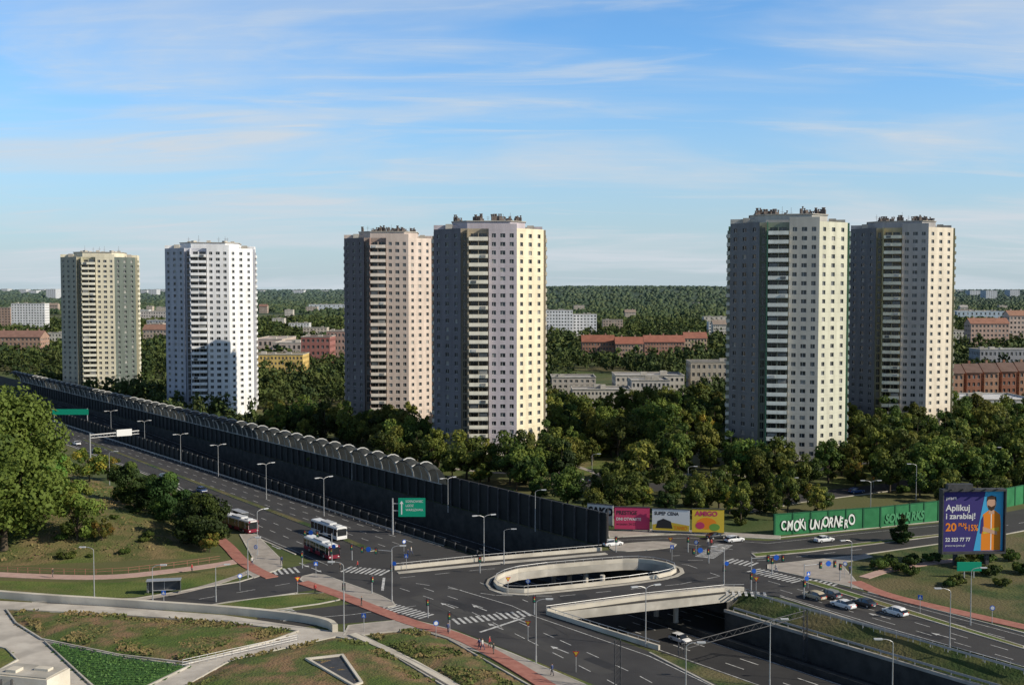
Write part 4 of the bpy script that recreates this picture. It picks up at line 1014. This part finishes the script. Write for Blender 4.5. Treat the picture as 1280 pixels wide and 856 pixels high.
# ---------------------------------------------------------------- vehicles
M['tyre']=mk('tyre',(.02,.02,.02)); M['cglass']=mk('car_glass',(.015,.018,.022),rough=.08,spec=.8); M['lamp_r']=mk('tail_lamp',(.45,.02,.02),rough=.3); M['lamp_w']=mk('head_lamp',(.7,.7,.68),rough=.2)
def wheels(mb,xs,hw,r,mi,hub):
    for x in xs:
        for s in (-1,1):
            mb.tube((x,s*(hw-.22),r),(x,s*hw,r),r,r,mi,16); mb.tube((x,s*hw,r),(x,s*(hw+.012),r),r*.6,r*.55,hub,10)
def carmesh(name,col,L=4.4,W=1.78,Hh=1.46,kind='hatch'):
    paint=mk(name+'_paint',col,rough=.25,spec=.6)
    mb=MB()
    if kind=='hatch': st=[(-.5,.45,.55,.55,.80),(-.485,.30,.80,.8,.9),(-.40,.22,.92,Hh*.80,.97),(-.30,.2,.93,Hh*.97,1),(-.05,.2,.92,Hh,1),(.10,.2,.90,Hh*.97,1),(.27,.2,.88,.90,1),(.42,.22,.78,.79,.95),(.49,.30,.62,.63,.84),(.5,.42,.52,.53,.78)]
    elif kind=='van': st=[(-.5,.4,1.0,Hh*.94,.93),(-.48,.25,1.05,Hh,.97),(-.2,.2,1.05,Hh,1),(.15,.2,1.05,Hh,1),(.24,.2,1.05,Hh*.96,1),(.37,.2,1.02,1.06,1),(.46,.25,.9,.91,.95),(.5,.4,.6,.61,.86)]
    else: st=[(-.5,.42,.62,.63,.80),(-.48,.28,.86,.87,.9),(-.36,.22,.94,.96,.97),(-.22,.2,.93,Hh*.95,1),(-.03,.2,.92,Hh,1),(.10,.2,.90,Hh*.96,1),(.25,.2,.87,.89,1),(.42,.22,.76,.77,.95),(.49,.3,.6,.61,.84),(.5,.42,.5,.51,.78)]
    rings=[]
    for x,zb,zbelt,zr,wf in st:
        w=W/2*wf; x*=L; cab=zr-zbelt>.15; wr=w*(.78 if cab else .92)
        rings.append(([(x,-w*.9,zb),(x,-w,zb+.15),(x,-w,zbelt-.12 if zbelt-.12>zb+.15 else zb+.16),(x,-w*.95,zbelt),(x,-wr,zr-.03),(x,-wr*.85,zr),(x,wr*.85,zr),(x,wr,zr-.03),(x,w*.95,zbelt),(x,w,max(zbelt-.12,zb+.16)),(x,w,zb+.15),(x,w*.9,zb)],cab))
    n=12
    for (r0,c0),(r1,c1) in zip(rings[:-1],rings[1:]):
        for i in range(n):
            j=(i+1)%n; mi=0
            if i in (3,7) and (c0 or c1): mi=1
            if i in (4,5,6) and (c0!=c1): mi=1
            if kind=='van' and i in (3,7) and r0[0][0]<.1*L: mi=0
            mb.quad(r0[i],r1[i],r1[j],r0[j],mi)
    for r,_ in (rings[0],rings[-1]): mb.add(r,[tuple(range(n))],0)
    wheels(mb,(-L*.30,L*.32),W/2+.01,.32,2,5)
    for s in (-1,1):
        mb.box((L*.485,s*W*.33,.62),(.12,.36,.14),4); mb.box((-L*.488,s*W*.36,.75),(.1,.24,.2),3); mb.box((L*.16,s*(W/2+.08),.98),(.14,.18,.12),0)
        mb.box((0-.02*L,s*W*.445,1.15),(.07,.12,.45),0)
    mb.box((-L*.497,0,.5),(.04,.5,.12),4); mb.box((L*.497,0,.42),(.04,1.1,.16),2)
    return mb.mesh(name,[paint,'cglass','tyre','lamp_r','lamp_w','steel'])
cw=carmesh('car',(.75,.75,.75)); cw2=carmesh('car',(.7,.71,.72),4.6,1.8,1.42,'sedan'); cd=carmesh('car',(.03,.035,.04),4.5,1.8,1.45,'sedan'); cg=carmesh('car',(.16,.17,.18)); cb=carmesh('car',(.42,.36,.26)); cr=carmesh('car',(.35,.03,.03)); cbl=carmesh('car',(.04,.08,.2)); cv=carmesh('van',(.72,.72,.72),5.6,2.0,2.3,'van')
def hd(p,q): a=G(*p); b=G(*q); return math.atan2(b[1]-a[1],b[0]-a[0])
R7a=hd((1280,818),(960,726)); R6a=hd((960,692),(1250,658))
cars=[(918,677,cw,R6a,0),(1030,677,cw2,R6a,0),(1119,768,cw,R7a,0),(1080,757,cd,R7a,0),(1054,759,cw2,R7a,0),(1037,746,cg,R7a,0),(1018,748,cb,R7a,0),(850,802,cw,DANG,FL),(190,600,cd,DANG,0),(217,606,cw,DANG,0),(252,615,cbl,DANG,0),(205,598,cg,DANG,0),(96,556,cw2,DANG,0),(120,566,cg,DANG,0),(895,673,cd,R6a,0),(766,682,cw,R6a,0),(875,607,cr,.1,0),(862,598,cg,1.2,0),(876,597,cd,1.2,0),(892,596,cw2,1.2,0),(1160,611,cv,.3,0),(1070,616,cbl,.3,0),(720,602,cw,0,0),(745,604,cd,0,0),(1020,622,cw,.2,0)]
for px,py,me,a,z in cars:
    x,y=G(px,py,z); link('van' if me is cv else 'car',me,(x,y,z+.04),a)
def bus(segs=1,white=False):
    mb=MB(); W=2.5
    def body(x0,x1):
        L=x1-x0; c=(x0+x1)/2
        prof=[(-W/2,.35),(-W/2,1.1),(-W/2,2.6),(-W/2+.06,2.85),(-W/2+.3,3.02),(W/2-.3,3.02),(W/2-.06,2.85),(W/2,2.6),(W/2,1.1),(W/2,.35)]
        ms=[1 if not white else 0,2,0,0,0,0,0,2,1 if not white else 0,1]
        for i in range(len(prof)):
            j=(i+1)%len(prof); a,b=prof[i],prof[j]
            mb.quad((x0,*a),(x1,*a),(x1,*b),(x0,*b),ms[i])
        for x in (x0,x1): mb.add([(x,*p) for p in prof],[tuple(range(len(prof)))],1 if not white else 0)
        k=int(L/1.4)
        for s in (-1,1):
            for i in range(k+1): mb.box((x0+.06+i*(L-.12)/k,s*(W/2+.004),1.85),(.12,.03,1.5),0 if i%3 else 1)
        mb.box((c,0,3.15),(L*.35,1.7,.28),4); mb.box((c+L*.33,0,3.1),(L*.12,1.3,.2),4)
    body(-6,6); wh=(-3.4,3.6); f=6
    wheels(mb,wh,W/2+.01,.48,3,6)
    mb.box((f+.01,0,1.85),(.06,2.25,1.5),2); mb.box((f+.02,0,2.8),(.06,1.6,.28),5)
    for s in (-1,1): mb.box((f+.02,s*.95,.7),(.06,.35,.2),5); mb.box((f+.15,s*1.35,2.3),(.1,.14,.45),3)
    mb.box((-f-.01,0,2.0),(.06,2.0,.9),2)
    for x in (-1,2.6): mb.box((x-.0,-(W/2+.012),1.5),(1.2,.04,2.1),2)
    return mb.mesh('bus',[M['buswhite'],M['busred'],'cglass','tyre','lampgrey','lamp_w','steel'])
M['buswhite']=mk('bus_white',(.74,.74,.73),rough=.35); M['busred']=mk('bus_red',(.20,.02,.04),rough=.35)
B1=bus(1); B3=bus(1,True)
for px,py,me,a in ((300,662,B1,DANG+.1),(411,670,B3,DANG),(402,693,B1,DANG-.05)):
    x,y=G(px,py); link('bus',me,(x,y,.04),a)

# ---------------------------------------------------------------- people
def person_mesh(top,trs,walk,hairc=(.04,.025,.015)):
    V=[((0,0,.95),.135),((0,.0,1.15),.125),((0,0,1.38),.15),((0,0,1.5),.065),((0,.0,1.56),.06),((0,.01,1.62),.095),((0,.015,1.71),.09)]
    E=[(0,1),(1,2),(2,3),(3,4),(4,5),(5,6)]
    def chain(root,pts):
        p=root
        for c,r in pts: V.append((c,r)); E.append((p,len(V)-1)); p=len(V)-1
        return p
    for s in (-1,1):
        k=walk*s
        chain(2,[((s*.17,0,1.40),.065),((s*.22,-.06*k*1.5,1.13),.048),((s*.23,.05+-.16*k*1.2,.88),.036),((s*.23,.08-.18*k*1.2,.79),.032)])
        chain(0,[((s*.10,0,.88),.105),((s*.11,.20*k,.50),.068),((s*.11,.22*k-(.12 if k<0 else 0),.10),.048),((s*.11,.22*k+.06-(.12 if k<0 else 0),.045),.045),((s*.11,.22*k+.17-(.12 if k<0 else 0),.035),.035)])
    me=bpy.data.meshes.new('p'); me.from_pydata([v for v,_ in V],E,[]); o=bpy.data.objects.new('p',me); scene.collection.objects.link(o)
    o.modifiers.new('s','SKIN'); sv=me.skin_vertices[0].data
    for i,(_,r) in enumerate(V): sv[i].radius=(r,r)
    sv[0].use_root=True
    sb=o.modifiers.new('u','SUBSURF'); sb.levels=1; sb.render_levels=1
    dg=bpy.context.evaluated_depsgraph_get(); nm=bpy.data.meshes.new_from_object(o.evaluated_get(dg)); bpy.data.objects.remove(o)
    nm.name='pedestrian'; nm.materials.clear()
    for m in (mk('jacket',top),mk('trousers',trs),M['skin'],mk('hair_p',hairc),M['tyre']): nm.materials.append(m)
    for p in nm.polygons:
        c=p.center; p.use_smooth=True
        if c.z>1.70 or (c.z>1.58 and c.y<-.01): i=3
        elif c.z>1.48: i=2
        elif abs(c.x)>.18 and c.z<.86: i=2
        elif c.z>.92 or abs(c.x)>.19: i=0
        elif c.z<.09: i=4
        else: i=1
        p.material_index=i
    return nm
PM=[person_mesh((.05,.07,.16),(.03,.03,.05),1),person_mesh((.5,.48,.45),(.06,.08,.15),-1,(.2,.12,.05)),person_mesh((.4,.05,.05),(.04,.04,.04),.6),person_mesh((.04,.04,.04),(.12,.11,.1),0.15)]
for i,(px,py,a) in enumerate(((599,812,60),(603,813,60),(612,810,-100),(617,818,60),(510,697,90),(514,694,80),(447,712,90),(425,716,-90),(560,792,40),(885,683,0),(889,684,0),(873,686,90),(352,706,0),(315,707,30),(240,716,90),(66,722,-90),(1062,718,0),(970,716,90),(394,742,10),(452,758,-80),(690,845,60))):
    x,y=G(px,py); link('pedestrian',PM[i%4],(x,y,.15),math.radians(a),(1.03,1.03,1.03))

# ---------------------------------------------------------------- light, sky, camera
SAZ=math.radians(72); SEL=math.radians(30)
sd=Vector((math.sin(SAZ)*math.cos(SEL),-math.cos(SAZ)*math.cos(SEL),math.sin(SEL)))
ld=bpy.data.lights.new('sun','SUN'); ld.energy=5.0; ld.angle=math.radians(.5); ld.color=(1,.90,.74)
lo=bpy.data.objects.new('sun',ld); scene.collection.objects.link(lo); lo.rotation_euler=sd.to_track_quat('Z','Y').to_euler(); lo.location=(100,-100,200)
w=bpy.data.worlds.new('World'); scene.world=w; w.use_nodes=True; nt=w.node_tree; bg=nt.nodes['Background']
sky=nt.nodes.new('ShaderNodeTexSky'); sky.sky_type='NISHITA'; sky.sun_disc=False; sky.sun_elevation=SEL; sky.sun_rotation=math.atan2(sd.x,sd.y); sky.altitude=100; sky.air_density=1.0; sky.dust_density=.6; sky.ozone_density=2.0
bg.inputs['Strength'].default_value=.10
tc=nt.nodes.new('ShaderNodeTexCoord'); sp=nt.nodes.new('ShaderNodeSeparateXYZ'); nt.links.new(tc.outputs['Generated'],sp.inputs[0])
def math_(op,a,b=None,v=None):
    n=nt.nodes.new('ShaderNodeMath'); n.operation=op; nt.links.new(a,n.inputs[0])
    if b is not None: nt.links.new(b,n.inputs[1])
    if v is not None: n.inputs[1].default_value=v
    return n.outputs[0]
zc=math_('ADD',math_('MAXIMUM',sp.outputs[2],v=0.0),v=.12)
cx=math_('DIVIDE',sp.outputs[0],zc); cyy=math_('DIVIDE',sp.outputs[1],zc)
cmb=nt.nodes.new('ShaderNodeCombineXYZ'); nt.links.new(cx,cmb.inputs[0]); nt.links.new(cyy,cmb.inputs[1])
def cloud(scale,rot,sc,lo_,hi_,dist=.6,loc=(0,0,0),rough=.55):
    mp=nt.nodes.new('ShaderNodeMapping'); mp.inputs['Scale'].default_value=sc; mp.inputs['Rotation'].default_value=(0,0,rot); mp.inputs['Location'].default_value=loc; nt.links.new(cmb.outputs[0],mp.inputs[0])
    n=nt.nodes.new('ShaderNodeTexNoise'); n.inputs['Scale'].default_value=scale; n.inputs['Detail'].default_value=10; n.inputs['Roughness'].default_value=rough; n.inputs['Distortion'].default_value=dist; nt.links.new(mp.outputs[0],n.inputs['Vector'])
    r=nt.nodes.new('ShaderNodeMapRange'); r.interpolation_type='SMOOTHSTEP'; r.inputs[1].default_value=lo_; r.inputs[2].default_value=hi_; nt.links.new(n.outputs['Fac'],r.inputs[0]); return r.outputs[0]
c1=cloud(1.0,.30,(.55,1.0,1),.40,.66,.5,(1.3,.4,0),.52); c2=cloud(2.0,.50,(.42,1.7,1),.50,.72,.9,(3,1,0),.6); c3=cloud(6.0,.40,(.4,1.6,1),.40,.70,.6,(5,2,0),.6)
cc=math_('ADD',math_('MULTIPLY',c1,v=.60),math_('MULTIPLY',c2,v=.45)); cc=math_('ADD',cc,math_('MULTIPLY',math_('MULTIPLY',c3,c1),v=.22)); cc=math_('MINIMUM',cc,v=.88)
hz=nt.nodes.new('ShaderNodeMapRange'); hz.interpolation_type='SMOOTHSTEP'; hz.inputs[1].default_value=-.05; hz.inputs[2].default_value=.22; hz.inputs[3].default_value=.95; hz.inputs[4].default_value=0; nt.links.new(sp.outputs[2],hz.inputs[0])
tf=nt.nodes.new('ShaderNodeMapRange'); tf.inputs[1].default_value=.26; tf.inputs[2].default_value=.48; tf.inputs[3].default_value=0; tf.inputs[4].default_value=1; nt.links.new(sp.outputs[2],tf.inputs[0])
tcm=nt.nodes.new('ShaderNodeMix'); tcm.data_type='RGBA'; tcm.clamp_result=False; tcm.inputs[6].default_value=(.92,1.42,1.85,1); tcm.inputs[7].default_value=(.50,.52,.56,1); nt.links.new(tf.outputs[0],tcm.inputs[0])
tint=nt.nodes.new('ShaderNodeMix'); tint.data_type='RGBA'; tint.blend_type='MULTIPLY'; tint.clamp_result=False; tint.inputs[0].default_value=1; nt.links.new(sky.outputs[0],tint.inputs[6]); nt.links.new(tcm.outputs[2],tint.inputs[7])
m1=nt.nodes.new('ShaderNodeMix'); m1.data_type='RGBA'; m1.inputs[7].default_value=(4.9,5.8,6.5,1); nt.links.new(hz.outputs[0],m1.inputs[0]); nt.links.new(tint.outputs[2],m1.inputs[6])
cf=nt.nodes.new('ShaderNodeMapRange'); cf.inputs[1].default_value=.27; cf.inputs[2].default_value=.42; cf.inputs[3].default_value=1; cf.inputs[4].default_value=.12; nt.links.new(sp.outputs[2],cf.inputs[0])
m2=nt.nodes.new('ShaderNodeMix'); m2.data_type='RGBA'; m2.inputs[7].default_value=(6.3,6.9,7.5,1); nt.links.new(math_('MULTIPLY',cc,cf.outputs[0]),m2.inputs[0]); nt.links.new(m1.outputs[2],m2.inputs[6])
nt.links.new(m2.outputs[2],bg.inputs['Color'])
cam=bpy.data.cameras.new('camera'); co=bpy.data.objects.new('camera',cam); scene.collection.objects.link(co); scene.camera=co
co.location=(0,0,H); co.rotation_euler=(math.pi/2-PIT,0,0); cam.sensor_width=36; cam.lens=36*FPX/1280; cam.clip_end=40000; cam.clip_start=1
scene.view_settings.view_transform='Standard'; scene.view_settings.look='None'; scene.view_settings.exposure=0
